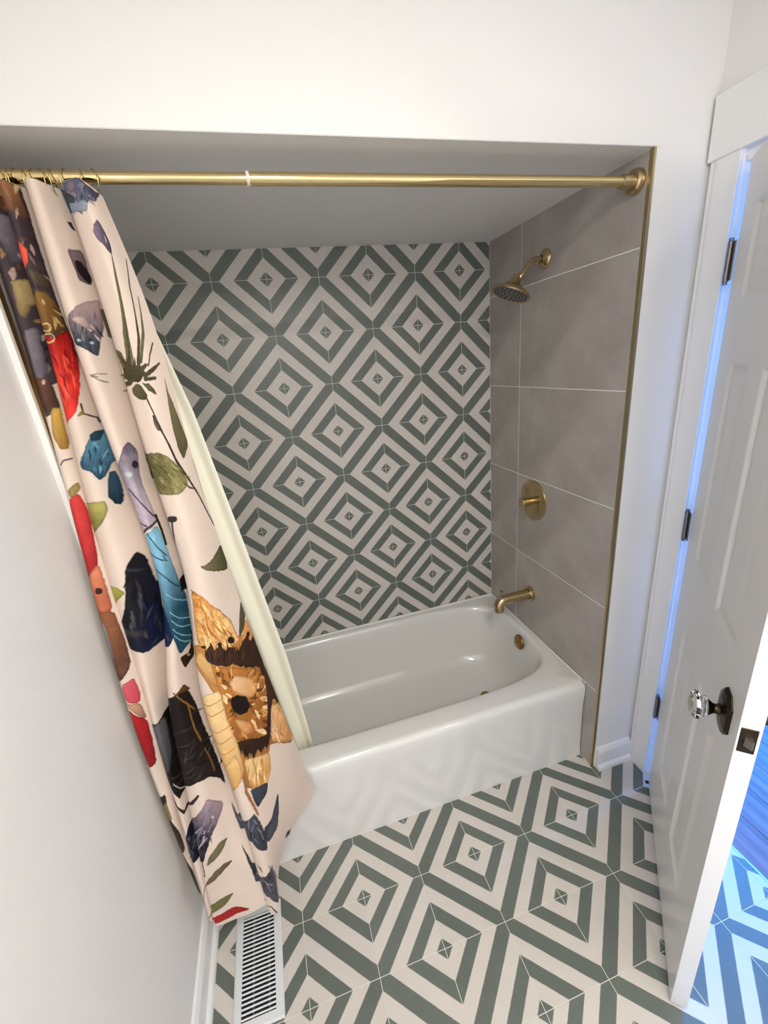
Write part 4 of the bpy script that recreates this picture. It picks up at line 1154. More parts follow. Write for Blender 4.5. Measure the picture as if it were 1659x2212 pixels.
    S([(548,874),(566,902),(569,926)], [1.0, 2.4, 0.7], (168, 104, 44))
    S([(576,902),(593,937),(600,973)], [1.8, 4.6, 1.4], (214, 150, 80))
    S([(536,867),(548,889),(566,917)], [1.9, 4.7, 1.4], (246, 208, 150))
    S([(579,941),(579,956),(584,978)], [1.3, 3.2, 1.0], (214, 150, 80))
    S([(526,901),(536,926),(539,944)], [1.4, 3.5, 1.1], (168, 104, 44))
    S([(516,838),(525,859),(530,889)], [2.1, 5.1, 1.5], (214, 150, 80))
    S([(557,922),(562,943),(558,954)], [1.0, 2.5, 0.7], (168, 104, 44))
    S([(523,912),(531,929),(533,945)], [1.8, 4.4, 1.3], (168, 104, 44))
    S([(593,954),(600,972),(607,988)], [2.1, 5.3, 1.6], (168, 104, 44))
    S([(540,975),(568,1011),(586,1047)], [2.2, 5.6, 1.7], (168, 104, 44))
    S([(563,939),(570,957),(578,982)], [1.7, 4.4, 1.3], (214, 150, 80))
    S([(542,954),(537,976),(543,1000)], [1.3, 3.3, 1.0], (246, 208, 150))
    S([(556,910),(581,950),(601,983)], [1.6, 3.9, 1.2], (168, 104, 44))
    P([(691,1032),(693,1095),(693,1140),(644,1056)], (222, 160, 98), (190, 118, 60), None, 0.6, 1.2)
    P([(693,981),(693,1027),(673,1045),(644,1040),(663,1009)], (100, 90, 66), (70, 62, 44), None, 0.25, 1.2)
    P([(492,1009),(515,983),(542,1024),(552,1095),(534,1077),(514,1036)], (228, 188, 126), (176, 120, 66), None, 0.9, 1.2)
    P([(539,1022),(602,1077),(674,1188),(664,1273),(629,1337),(578,1308),(549,1256),(543,1175),(546,1081)], (186, 122, 58), (150, 92, 40), [(616,1099),(555,1263)], 0.9, 1.2)
    S([(574,1180),(561,1172),(550,1167)], [3.9, 9.8, 2.9], (96, 58, 28))
    S([(572,1232),(569,1251),(565,1264)], [3.5, 8.7, 2.6], (214, 156, 88))
    S([(623,1323),(627,1345),(632,1365)], [3.9, 9.6, 2.9], (132, 80, 34))
    S([(628,1229),(640,1229),(658,1242)], [2.8, 7.0, 2.1], (214, 156, 88))
    S([(648,1284),(660,1297),(674,1306)], [2.7, 6.8, 2.1], (96, 58, 28))
    S([(609,1150),(621,1153),(635,1151)], [3.1, 7.6, 2.3], (240, 204, 156))
    S([(568,1254),(570,1267),(571,1280)], [2.2, 5.6, 1.7], (214, 156, 88))
    S([(564,1106),(562,1095),(556,1084)], [4.5, 11.2, 3.3], (240, 204, 156))
    S([(604,1199),(613,1218),(622,1231)], [2.2, 5.5, 1.6], (96, 58, 28))
    S([(580,1089),(589,1083),(600,1074)], [2.4, 6.0, 1.8], (96, 58, 28))
    S([(644,1254),(660,1288),(678,1326)], [4.0, 10.0, 3.0], (240, 204, 156))
    S([(560,1162),(556,1166),(551,1172)], [2.9, 7.1, 2.1], (200, 132, 62))
    S([(650,1226),(651,1218),(650,1208)], [4.5, 11.1, 3.3], (240, 204, 156))
    S([(549,1203),(543,1207),(538,1212)], [2.5, 6.3, 1.9], (200, 132, 62))
    S([(600,1204),(610,1218),(624,1240)], [2.0, 5.0, 1.5], (240, 204, 156))
    S([(607,1188),(621,1196),(640,1213)], [4.2, 10.5, 3.2], (96, 58, 28))
    S([(570,1097),(564,1084),(558,1075)], [3.3, 8.3, 2.5], (96, 58, 28))
    S([(631,1299),(637,1306),(646,1320)], [3.4, 8.6, 2.6], (214, 156, 88))
    S([(557,1189),(550,1194),(546,1196)], [3.6, 8.9, 2.7], (200, 132, 62))
    S([(650,1186),(659,1176),(664,1164)], [4.2, 10.5, 3.1], (132, 80, 34))
    S([(617,1191),(615,1173),(615,1165)], [2.9, 7.2, 2.2], (132, 80, 34))
    S([(642,1148),(647,1143),(654,1139)], [2.5, 6.2, 1.9], (200, 132, 62))
    S([(568,1182),(567,1193),(565,1200)], [4.3, 10.7, 3.2], (132, 80, 34))
    S([(667,1204),(677,1218),(687,1234)], [3.5, 8.7, 2.6], (96, 58, 28))
    S([(635,1156),(647,1162),(657,1170)], [2.7, 6.8, 2.0], (214, 156, 88))
    S([(571,1140),(566,1128),(560,1118)], [2.4, 5.9, 1.8], (240, 204, 156))
    S([(632,1207),(650,1235),(669,1259)], [2.8, 6.9, 2.1], (96, 58, 28))
    S([(644,1185),(649,1186),(660,1193)], [2.6, 6.5, 2.0], (200, 132, 62))
    S([(618,1254),(621,1275),(621,1291)], [3.7, 9.3, 2.8], (240, 204, 156))
    S([(605,1305),(617,1333),(624,1355)], [4.2, 10.5, 3.1], (240, 204, 156))
    S([(632,1178),(644,1185),(657,1194)], [4.2, 10.5, 3.1], (200, 132, 62))
    S([(593,1107),(583,1084),(584,1072)], [2.9, 7.3, 2.2], (96, 58, 28))
    S([(576,1112),(570,1097),(555,1083)], [3.6, 9.0, 2.7], (132, 80, 34))
    S([(602,1280),(603,1293),(603,1302)], [3.6, 8.9, 2.7], (240, 204, 156))
    S([(590,1165),(586,1144),(581,1124)], [4.4, 10.9, 3.3], (200, 132, 62))
    S([(614,1257),(622,1275),(627,1290)], [3.2, 8.0, 2.4], (240, 204, 156))
    S([(587,1094),(590,1078),(597,1070)], [3.9, 9.7, 2.9], (214, 156, 88))
    S([(644,1259),(651,1273),(659,1288)], [3.2, 8.1, 2.4], (214, 156, 88))
    S([(573,1181),(565,1182),(556,1188)], [3.5, 8.7, 2.6], (96, 58, 28))
    S([(624,1275),(633,1291),(640,1301)], [3.0, 7.5, 2.2], (132, 80, 34))
    S([(600,1188),(606,1186),(611,1182)], [4.3, 10.8, 3.2], (96, 58, 28))
    S([(627,1311),(641,1344),(651,1367)], [3.8, 9.4, 2.8], (96, 58, 28))
    S([(656,1251),(670,1256),(691,1274)], [2.2, 5.6, 1.7], (240, 204, 156))
    S([(557,1080),(553,1059),(555,1043)], [2.8, 7.0, 2.1], (214, 156, 88))
    S([(620,1151),(629,1150),(640,1149)], [2.0, 5.0, 1.5], (96, 58, 28))
    S([(632,1280),(638,1293),(647,1317)], [3.4, 8.6, 2.6], (214, 156, 88))
    S([(588,1254),(594,1277),(602,1295)], [2.4, 5.9, 1.8], (200, 132, 62))
    S([(553,1042),(555,1032),(553,1021)], [3.1, 7.8, 2.3], (240, 204, 156))
    S([(608,1145),(610,1137),(613,1129)], [2.2, 5.5, 1.7], (214, 156, 88))
    S([(596,1138),(601,1129),(603,1119)], [2.5, 6.1, 1.8], (214, 156, 88))
    S([(573,1156),(562,1142),(553,1132)], [3.3, 8.3, 2.5], (96, 58, 28))
    S([(552,1229),(546,1230),(542,1236)], [2.6, 6.5, 1.9], (214, 156, 88))
    S([(551,1219),(545,1216),(539,1218)], [2.6, 6.4, 1.9], (132, 80, 34))
    S([(641,1285),(660,1321),(671,1359)], [4.2, 10.6, 3.2], (240, 204, 156))
    S([(556,1065),(553,1056),(549,1049)], [4.4, 11.1, 3.3], (96, 58, 28))
    S([(642,1199),(651,1212),(660,1216)], [3.6, 9.0, 2.7], (214, 156, 88))
    S([(618,1209),(630,1226),(640,1245)], [1.9, 4.8, 1.5], (96, 58, 28))
    S([(611,1237),(612,1248),(617,1270)], [2.2, 5.6, 1.7], (132, 80, 34))
    S([(627,1232),(633,1226),(639,1220)], [3.6, 9.1, 2.7], (96, 58, 28))
    S([(650,1207),(657,1208),(667,1208)], [4.2, 10.6, 3.2], (132, 80, 34))
    S([(549,1215),(547,1223),(546,1230)], [2.3, 5.7, 1.7], (240, 204, 156))
    S([(564,1080),(564,1068),(561,1051)], [3.6, 9.0, 2.7], (132, 80, 34))
    S([(599,1257),(604,1275),(605,1291)], [3.0, 7.6, 2.3], (240, 204, 156))
    S([(552,1219),(543,1220),(535,1220)], [2.8, 7.1, 2.1], (96, 58, 28))
    S([(615,1166),(619,1160),(620,1151)], [3.6, 9.0, 2.7], (200, 132, 62))
    S([(631,1279),(637,1297),(647,1323)], [2.4, 5.9, 1.8], (200, 132, 62))
    S([(605,1209),(610,1221),(614,1235)], [4.3, 10.7, 3.2], (96, 58, 28))
    S([(607,1158),(613,1154),(623,1154)], [4.2, 10.4, 3.1], (132, 80, 34))
    S([(664,1214),(677,1229),(693,1242)], [3.7, 9.3, 2.8], (214, 156, 88))
    S([(557,1145),(556,1133),(554,1118)], [4.4, 10.9, 3.3], (240, 204, 156))
    P([(600,1101),(644,1176),(643,1226),(619,1208),(581,1132),(575,1099)], (238, 196, 150), (214, 150, 88), None, 0.9, 1.2)
    P([(560,1196),(596,1256),(598,1297),(567,1262)], (226, 176, 116), (180, 110, 50), None, 0.9, 1.2)
    P([(523,975),(525,992),(548,962),(551,991),(580,986),(583,1011),(609,1022),(631,1065),(658,1064),(678,1067),(674,1097),(693,1100),(693,1173),(693,1266),(690,1321),(677,1235),(675,1187),(630,1117),(603,1073),(573,1047),(539,1024),(526,1002)], (66, 42, 30), (40, 24, 18), None, 0.6, 3)
    P([(628,1026),(624,1029),(617,1024),(609,1015),(604,1007),(603,999),(607,997),(615,1000),(623,1010),(628,1020)], (44, 28, 24), (44, 28, 24), None, 0.15, 0.8)
    P([(581,992),(578,994),(574,994),(569,991),(566,986),(565,981),(568,978),(572,978),(577,982),(580,987)], (50, 30, 24), (50, 30, 24), None, 0.15, 0.8)
    P([(532,975),(530,976),(526,977),(523,977),(519,975),(518,972),(519,970),(523,968),(527,970),(530,971)], (50, 30, 24), (50, 30, 24), None, 0.15, 0.8)
    P([(684,1083),(681,1085),(677,1083),(673,1078),(671,1072),(672,1067),(676,1065),(680,1068),(684,1073),(685,1079)], (44, 28, 22), (44, 28, 22), None, 0.15, 0.8)
    P([(670,1359),(667,1358),(662,1350),(657,1340),(654,1331),(654,1324),(657,1326),(662,1332),(667,1343),(670,1353)], (44, 28, 22), (44, 28, 22), None, 0.15, 0.8)
    P([(693,1359),(693,1366),(692,1367),(687,1356),(684,1347),(685,1339),(689,1339),(693,1342),(693,1344),(693,1351)], (60, 38, 28), (60, 38, 28), None, 0.15, 0.8)
    S([(681,1148),(685,1140),(692,1139)], [2.6, 6.4, 1.9], (38, 22, 16))
    S([(626,1101),(644,1107),(661,1115)], [2.2, 5.5, 1.7], (38, 22, 16))
    S([(651,1101),(682,1123),(693,1119)], [2.3, 5.8, 1.7], (58, 36, 26))
    S([(657,1137),(661,1117),(670,1112)], [2.0, 5.0, 1.5], (58, 36, 26))
    S([(623,1085),(631,1072),(639,1054)], [1.6, 4.0, 1.2], (38, 22, 16))
    S([(556,1027),(562,1005),(570,989)], [2.5, 6.3, 1.9], (58, 36, 26))
    S([(590,1036),(598,1019),(600,993)], [2.3, 5.7, 1.7], (38, 22, 16))
    S([(576,1041),(584,1024),(585,997)], [1.8, 4.5, 1.4], (38, 22, 16))
    S([(535,1005),(529,987),(528,972)], [1.5, 3.9, 1.2], (38, 22, 16))
    S([(663,1139),(674,1139),(682,1135)], [2.3, 5.7, 1.7], (38, 22, 16))
    S([(636,1090),(641,1081),(650,1077)], [1.8, 4.4, 1.3], (84, 54, 36))
    S([(626,1067),(627,1058),(628,1045)], [2.1, 5.3, 1.6], (38, 22, 16))
    S([(686,1148),(693,1124),(693,1097)], [1.7, 4.3, 1.3], (38, 22, 16))
    S([(677,1145),(688,1145),(693,1138)], [1.5, 3.8, 1.2], (38, 22, 16))
    S([(637,1110),(640,1094),(648,1085)], [1.3, 3.4, 1.0], (84, 54, 36))
    S([(576,1040),(579,1021),(583,1011)], [2.3, 5.8, 1.7], (38, 22, 16))
    S([(671,1149),(672,1139),(671,1118)], [1.3, 3.3, 1.0], (58, 36, 26))
    S([(651,1115),(654,1092),(660,1079)], [1.9, 4.6, 1.4], (58, 36, 26))
    S([(668,1133),(677,1127),(687,1122)], [1.2, 3.1, 0.9], (58, 36, 26))
    S([(543,1018),(544,1008),(543,992)], [2.5, 6.3, 1.9], (38, 22, 16))
    S([(666,1161),(678,1151),(693,1143)], [1.4, 3.5, 1.1], (38, 22, 16))
    S([(685,1175),(693,1159),(693,1137)], [2.7, 6.8, 2.0], (58, 36, 26))
    S([(555,1027),(562,1020),(570,1015)], [2.5, 6.3, 1.9], (38, 22, 16))
    S([(619,1058),(619,1042),(613,1021)], [1.3, 3.1, 0.9], (84, 54, 36))
    S([(550,1013),(553,1003),(552,992)], [1.7, 4.2, 1.3], (84, 54, 36))
    S([(675,1169),(690,1162),(693,1146)], [2.0, 5.0, 1.5], (38, 22, 16))
    S([(680,1145),(685,1135),(693,1127)], [1.8, 4.4, 1.3], (58, 36, 26))
    S([(633,1100),(643,1095),(654,1094)], [2.3, 5.6, 1.7], (84, 54, 36))
    S([(660,1133),(666,1123),(672,1116)], [1.3, 3.3, 1.0], (84, 54, 36))
    S([(642,1106),(655,1096),(662,1084)], [1.9, 4.7, 1.4], (38, 22, 16))
    S([(594,1053),(597,1038),(600,1022)], [1.6, 4.1, 1.2], (84, 54, 36))
    S([(653,1122),(665,1119),(669,1099)], [2.7, 6.8, 2.0], (38, 22, 16))
    S([(569,1029),(579,1019),(586,1011)], [1.3, 3.3, 1.0], (38, 22, 16))
    S([(552,1010),(559,989),(565,970)], [1.3, 3.3, 1.0], (84, 54, 36))
    S([(662,1290),(666,1302),(668,1312)], [2.6, 6.4, 1.9], (58, 36, 26))
    S([(681,1281),(688,1301),(691,1320)], [1.5, 3.6, 1.1], (38, 22, 16))
    S([(661,1280),(671,1286),(685,1306)], [2.0, 5.0, 1.5], (58, 36, 26))
    S([(650,1353),(662,1378),(674,1408)], [2.2, 5.6, 1.7], (38, 22, 16))
    S([(625,1351),(633,1365),(642,1381)], [1.8, 4.6, 1.4], (38, 22, 16))
    S([(666,1297),(675,1315),(688,1332)], [2.6, 6.4, 1.9], (38, 22, 16))
    S([(682,1286),(690,1310),(693,1324)], [1.4, 3.4, 1.0], (38, 22, 16))
    S([(685,1227),(692,1240),(693,1245)], [1.7, 4.3, 1.3], (58, 36, 26))
    S([(673,1279),(682,1297),(693,1318)], [1.2, 3.1, 0.9], (38, 22, 16))
    S([(644,1327),(657,1345),(670,1369)], [1.7, 4.3, 1.3], (58, 36, 26))
    S([(623,1334),(631,1349),(643,1363)], [2.5, 6.2, 1.8], (38, 22, 16))
    S([(678,1274),(688,1301),(693,1318)], [1.5, 3.7, 1.1], (58, 36, 26))
    S([(652,1324),(658,1339),(664,1353)], [2.1, 5.2, 1.6], (38, 22, 16))
    S([(661,1322),(659,1327),(657,1332)], [2.0, 5.0, 1.5], (38, 22, 16))
    S([(661,1293),(676,1316),(685,1334)], [2.4, 6.1, 1.8], (58, 36, 26))
    S([(687,1219),(693,1227),(693,1231)], [2.5, 6.3, 1.9], (58, 36, 26))
    S([(629,1369),(631,1385),(637,1409)], [2.0, 4.9, 1.5], (58, 36, 26))
    S([(686,1268),(689,1286),(693,1307)], [1.2, 3.1, 0.9], (58, 36, 26))
    P([(693,1185),(693,1279),(693,1355),(677,1318),(652,1350),(618,1390),(611,1375),(660,1297)], (70, 44, 30), (44, 26, 20), None, 0.5, 2)
    P([(664,1321),(693,1370),(693,1544),(650,1446),(627,1390)], (232, 184, 134), (200, 140, 84), [(665,1336),(672,1488)], 0.9, 1.2)
    S([(659,1412),(661,1436),(667,1462)], [2.0, 5.0, 1.5], (186, 124, 70))
    S([(644,1378),(647,1418),(643,1435)], [2.1, 5.3, 1.6], (250, 220, 176))
    S([(681,1364),(683,1377),(687,1399)], [1.6, 4.0, 1.2], (186, 124, 70))
    S([(664,1347),(658,1356),(654,1365)], [1.7, 4.3, 1.3], (186, 124, 70))
    S([(646,1394),(646,1413),(647,1431)], [1.4, 3.6, 1.1], (250, 220, 176))
    S([(644,1391),(640,1410),(645,1442)], [1.0, 2.6, 0.8], (186, 124, 70))
    S([(646,1410),(647,1429),(650,1462)], [1.0, 2.5, 0.8], (250, 220, 176))
    S([(647,1388),(650,1404),(654,1423)], [2.1, 5.3, 1.6], (186, 124, 70))
    S([(671,1413),(667,1421),(667,1434)], [1.9, 4.7, 1.4], (186, 124, 70))
    S([(653,1383),(651,1403),(651,1424)], [1.1, 2.8, 0.8], (250, 220, 176))
    P([(549,1264),(571,1283),(629,1367),(609,1391),(606,1365),(591,1371),(586,1343),(569,1354),(566,1321),(553,1326),(553,1291)], (56, 34, 24), (36, 20, 14), None, 0.5, 2)
    S([(570,1306),(565,1315),(565,1333)], [1.3, 3.2, 1.0], (36, 20, 14))
    S([(605,1355),(596,1365),(590,1374)], [1.5, 3.7, 1.1], (52, 32, 22))
    S([(560,1290),(560,1310),(556,1317)], [2.0, 4.9, 1.5], (36, 20, 14))
    S([(566,1273),(563,1289),(560,1307)], [1.3, 3.2, 1.0], (52, 32, 22))
    S([(607,1355),(603,1364),(600,1374)], [2.2, 5.5, 1.6], (52, 32, 22))
    S([(563,1297),(561,1316),(559,1332)], [2.8, 7.0, 2.1], (36, 20, 14))
    S([(607,1347),(606,1358),(607,1372)], [2.6, 6.5, 2.0], (52, 32, 22))
    S([(575,1313),(573,1321),(568,1323)], [2.3, 5.6, 1.7], (52, 32, 22))
    S([(623,1360),(620,1371),(617,1380)], [2.7, 6.8, 2.0], (36, 20, 14))
    S([(586,1299),(581,1318),(576,1332)], [1.8, 4.4, 1.3], (36, 20, 14))
    S([(552,1269),(551,1283),(549,1295)], [2.1, 5.2, 1.6], (52, 32, 22))
    S([(559,1280),(557,1296),(556,1321)], [1.5, 3.7, 1.1], (36, 20, 14))
    S([(571,1302),(571,1315),(571,1333)], [1.5, 3.7, 1.1], (36, 20, 14))
    S([(564,1277),(559,1289),(554,1302)], [2.2, 5.4, 1.6], (52, 32, 22))
    S([(576,1310),(571,1323),(564,1334)], [1.8, 4.5, 1.4], (52, 32, 22))
    S([(617,1358),(616,1365),(612,1370)], [1.9, 4.8, 1.4], (52, 32, 22))
    S([(559,1283),(554,1289),(549,1302)], [2.8, 7.0, 2.1], (52, 32, 22))
    S([(610,1358),(606,1359),(601,1363)], [1.7, 4.3, 1.3], (36, 20, 14))
    P([(570,1140),(587,1150),(610,1188),(611,1219),(596,1223),(577,1205),(566,1180),(564,1156)], (26, 15, 10), (26, 15, 10), None, 0.25, 1.2)
    P([(495,1118),(514,1101),(550,1099),(547,1183),(550,1257),(547,1322),(543,1358),(516,1390),(497,1387),(497,1277),(496,1178)], (238, 204, 150), (214, 164, 98), [(496,1123),(513,1381)], 0.5, 1.2)
    S([(493,1127),(513,1135),(546,1126)], 2.6, (176, 122, 66))
    S([(495,1155),(515,1165),(546,1156)], 2.6, (176, 122, 66))
    S([(498,1203),(516,1216),(545,1208)], 2.6, (176, 122, 66))
    S([(497,1239),(516,1250),(543,1241)], 2.6, (176, 122, 66))
    S([(497,1273),(516,1284),(542,1275)], 2.6, (176, 122, 66))
    S([(497,1311),(514,1322),(539,1313)], 2.6, (176, 122, 66))
    P([(497,1332),(539,1291),(542,1328),(538,1370),(502,1407),(496,1402)], (232, 192, 132), (206, 152, 88), None, 0.7, 1.2)
    P([(549,1324),(574,1355),(613,1407),(600,1458),(578,1472),(566,1463),(544,1418)], (238, 200, 140), (206, 148, 80), [(574,1355),(553,1432)], 0.9, 1.2)
    S([(573,1387),(572,1413),(568,1432)], [1.9, 4.7, 1.4], (250, 222, 170))
    S([(557,1402),(553,1405),(552,1417)], [1.0, 2.4, 0.7], (250, 222, 170))
    S([(554,1355),(549,1372),(548,1383)], [1.1, 2.7, 0.8], (180, 122, 62))
    S([(586,1382),(583,1392),(578,1404)], [2.1, 5.2, 1.6], (180, 122, 62))
    S([(580,1425),(577,1448),(576,1472)], [1.8, 4.4, 1.3], (250, 222, 170))
    S([(556,1403),(555,1413),(553,1419)], [1.1, 2.7, 0.8], (250, 222, 170))
    S([(553,1374),(549,1383),(547,1393)], [1.0, 2.4, 0.7], (250, 222, 170))
    S([(577,1378),(572,1401),(565,1412)], [1.8, 4.6, 1.4], (250, 222, 170))
    S([(563,1407),(562,1419),(562,1442)], [1.1, 2.7, 0.8], (250, 222, 170))
    S([(552,1410),(549,1420),(545,1426)], [1.5, 3.8, 1.1], (180, 122, 62))
    S([(570,1388),(565,1408),(562,1429)], [1.5, 3.9, 1.2], (250, 222, 170))
    S([(572,1402),(569,1414),(569,1437)], [2.2, 5.5, 1.7], (180, 122, 62))
    S([(566,1354),(563,1401),(554,1431)], 2, (160, 108, 60))
    S([(589,1388),(577,1429),(562,1445)], 2, (160, 108, 60))
    P([(170,1177),(217,1176),(331,1096),(374,1086),(391,1154),(398,1305),(402,1441),(391,1404),(372,1372),(337,1356),(207,1420),(180,1383),(171,1337),(169,1286),(170,1216)], (20, 16, 16), (34, 26, 24), None, 0.4, 1.2)
    P([(170,1178),(219,1180),(220,1226),(217,1291),(183,1329),(169,1286),(170,1216)], (100, 98, 102), (60, 58, 62), None, 0.7, 1.2)
    S([(365,1280),(376,1285),(384,1284)], [1.4, 3.6, 1.1], (48, 38, 34))
    S([(342,1328),(352,1324),(360,1323)], [1.6, 3.9, 1.2], (48, 38, 34))
    S([(337,1290),(360,1299),(378,1308)], [2.0, 5.1, 1.5], (8, 8, 8))
    S([(382,1264),(388,1261),(395,1261)], [1.2, 3.0, 0.9], (8, 8, 8))
    S([(370,1285),(385,1304),(402,1320)], [1.2, 2.9, 0.9], (8, 8, 8))
    S([(366,1295),(385,1297),(396,1299)], [1.8, 4.4, 1.3], (48, 38, 34))
    S([(373,1178),(389,1187),(402,1198)], [1.6, 4.0, 1.2], (48, 38, 34))
    S([(382,1328),(388,1315),(394,1304)], [2.1, 5.2, 1.6], (48, 38, 34))
    S([(344,1273),(355,1261),(371,1251)], [1.3, 3.2, 1.0], (66, 60, 60))
    S([(351,1313),(367,1320),(381,1331)], [2.0, 5.0, 1.5], (8, 8, 8))
    S([(359,1304),(373,1300),(385,1296)], [2.0, 5.0, 1.5], (66, 60, 60))
    S([(213,1307),(225,1306),(319,1256)], [1.0, 2.5, 0.8], (8, 8, 8))
    S([(225,1301),(321,1251),(330,1239)], [1.0, 2.5, 0.8], (8, 8, 8))
    S([(383,1306),(388,1310),(395,1307)], [1.3, 3.3, 1.0], (8, 8, 8))
    S([(391,1377),(405,1374),(405,1364)], [1.7, 4.2, 1.3], (8, 8, 8))
    S([(388,1315),(391,1311),(395,1306)], [2.0, 5.1, 1.5], (66, 60, 60))
    S([(340,1349),(351,1348),(361,1350)], [2.2, 5.5, 1.7], (66, 60, 60))
    S([(391,1315),(398,1310),(403,1301)], [1.0, 2.5, 0.8], (8, 8, 8))
    S([(349,1342),(361,1340),(371,1337)], [1.5, 3.7, 1.1], (66, 60, 60))
    S([(374,1273),(393,1280),(403,1288)], [2.1, 5.2, 1.6], (48, 38, 34))
    S([(361,1301),(374,1305),(382,1304)], [1.1, 2.8, 0.8], (48, 38, 34))
    S([(326,1297),(332,1280),(338,1261)], [2.1, 5.2, 1.6], (66, 60, 60))
    S([(321,1345),(331,1336),(342,1322)], [2.2, 5.5, 1.7], (8, 8, 8))
    S([(362,1269),(363,1250),(367,1236)], [1.2, 3.1, 0.9], (48, 38, 34))
    S([(223,1251),(337,1198),(378,1214)], 1.8, (74, 68, 66))
    S([(215,1284),(328,1242),(367,1248)], 1.8, (74, 68, 66))
    S([(205,1313),(319,1284),(358,1280)], 1.8, (74, 68, 66))
    S([(192,1344),(226,1365),(348,1313)], 1.8, (74, 68, 66))
    S([(184,1364),(221,1380),(343,1332)], 1.8, (74, 68, 66))
    S([(334,1090),(355,1116),(373,1146),(374,1178),(375,1221),(381,1268)], 4, (134, 98, 46))
    S([(373,1146),(386,1178)], 3, (134, 98, 46))
    S([(383,1297),(387,1332),(388,1377)], 3, (110, 84, 50))
    P([(331,1096),(374,1088),(388,1118),(358,1100)], (96, 68, 36), (96, 68, 36), None, 0.25, 1.2)
    S([(193,1361),(217,1397),(227,1403)], 2.5, (200, 190, 190))
    S([(170,1392),(180,1430),(209,1461),(317,1419),(336,1398)], [6, 8, 9, 9, 6], (42, 30, 30))
    P([(190,1516),(317,1463),(336,1441),(354,1420),(388,1475),(379,1495),(342,1529),(324,1575),(312,1609),(198,1617),(127,1634)], (168, 146, 156), (22, 26, 38), [(372,1446),(322,1523)], 0.9, 1.2)
    S([(332,1532),(319,1547),(297,1574)], [1.9, 4.8, 1.4], (180, 166, 176))
    S([(342,1480),(332,1488),(318,1501)], [1.7, 4.3, 1.3], (110, 112, 136))
    S([(324,1525),(321,1537),(312,1545)], [1.1, 2.9, 0.9], (26, 28, 40))
    S([(310,1532),(297,1554),(219,1579)], [2.1, 5.2, 1.6], (110, 112, 136))
    S([(214,1602),(209,1608),(198,1614)], [1.6, 3.9, 1.2], (26, 28, 40))
    S([(364,1452),(351,1459),(338,1466)], [2.0, 4.9, 1.5], (110, 112, 136))
    S([(340,1527),(339,1542),(338,1556)], [1.1, 2.8, 0.8], (110, 112, 136))
    S([(350,1486),(346,1493),(341,1499)], [1.3, 3.2, 1.0], (26, 28, 40))
    S([(331,1507),(325,1533),(317,1550)], [1.6, 4.1, 1.2], (180, 166, 176))
    S([(312,1512),(304,1531),(221,1560)], [1.8, 4.6, 1.4], (26, 28, 40))
    S([(327,1495),(310,1512),(217,1550)], [1.3, 3.3, 1.0], (180, 166, 176))
    S([(203,1590),(123,1657),(123,1667)], [1.3, 3.2, 1.0], (110, 112, 136))
    S([(320,1502),(316,1518),(308,1531)], [1.0, 2.5, 0.8], (110, 112, 136))
    S([(341,1518),(328,1520),(319,1527)], [1.7, 4.2, 1.3], (26, 28, 40))
    S([(365,1471),(338,1515)], 2.4, (130, 136, 160))
    S([(350,1452),(312,1529)], 2.4, (130, 136, 160))
    S([(303,1512),(207,1575)], 2.4, (130, 136, 160))
    P([(359,1488),(358,1490),(356,1489),(354,1486),(352,1483),(352,1480),(354,1478),(356,1479),(358,1480),(359,1484)], (210, 210, 220), (210, 210, 220), None, 0.15, 0.8)
    P([(297,1558),(297,1561),(297,1563),(297,1563),(297,1560),(297,1556),(297,1553),(298,1550),(297,1552),(297,1554)], (170, 180, 200), (170, 180, 200), None, 0.15, 0.8)
    S([(308,1608),(307,1653),(209,1725),(159,1803)], 3.6, (52, 40, 36))
    P([(318,1622),(328,1590),(352,1567),(378,1575),(361,1593),(331,1612)], (126, 120, 88), (86, 80, 54), None, 0.8, 1.2)
    P([(294,1695),(331,1644),(351,1637),(377,1650),(347,1658),(327,1674)], (120, 106, 80), (80, 68, 48), None, 0.8, 1.2)
    P([(176,1833),(306,1758),(334,1744),(358,1745),(337,1770),(315,1786)], (140, 136, 86), (96, 90, 56), None, 0.8, 1.2)
    P([(195,1840),(316,1802),(348,1792),(390,1826),(356,1822),(321,1828)], (186, 42, 42), (150, 30, 34), None, 0.4, 1.2)
    P([(55,1424),(82,1418),(69,1501),(98,1576),(107,1624),(67,1646),(61,1558),(57,1479)], (46, 36, 30), (66, 54, 40), None, 0.5, 1.2)
    P([(66,1624),(95,1678),(136,1707),(173,1780),(82,1820),(79,1730),(72,1674)], (66, 60, 42), (44, 36, 32), None, 0.6, 1.2)
    P([(76,1441),(79,1510),(59,1513),(57,1462)], (130, 120, 80), (130, 120, 80), None, 0.25, 1.2)
    P([(402,1485),(410,1547),(536,1490),(542,1528),(548,1602),(543,1644),(525,1610),(508,1567),(409,1591),(403,1537)], (84, 84, 96), (56, 58, 68), [(408,1510),(534,1606)], 0.7, 1.2)
    S([(517,1542),(520,1564),(526,1583)], [1.1, 2.8, 0.8], (120, 118, 130))
    S([(533,1574),(537,1599),(543,1625)], [1.3, 3.3, 1.0], (40, 42, 50))
    S([(530,1507),(533,1520),(536,1531)], [1.6, 4.1, 1.2], (120, 118, 130))
    S([(522,1547),(521,1558),(519,1566)], [1.4, 3.5, 1.0], (40, 42, 50))
    S([(517,1531),(516,1545),(510,1567)], [2.1, 5.3, 1.6], (40, 42, 50))
    S([(534,1542),(537,1569),(539,1596)], [2.2, 5.6, 1.7], (120, 118, 130))
    S([(522,1499),(516,1515),(514,1532)], [2.0, 4.9, 1.5], (120, 118, 130))
    S([(533,1550),(536,1579),(536,1595)], [1.6, 4.1, 1.2], (40, 42, 50))
    S([(529,1521),(524,1528),(516,1539)], [1.9, 4.8, 1.4], (120, 118, 130))
    S([(408,1545),(414,1560),(504,1517)], [2.2, 5.6, 1.7], (120, 118, 130))
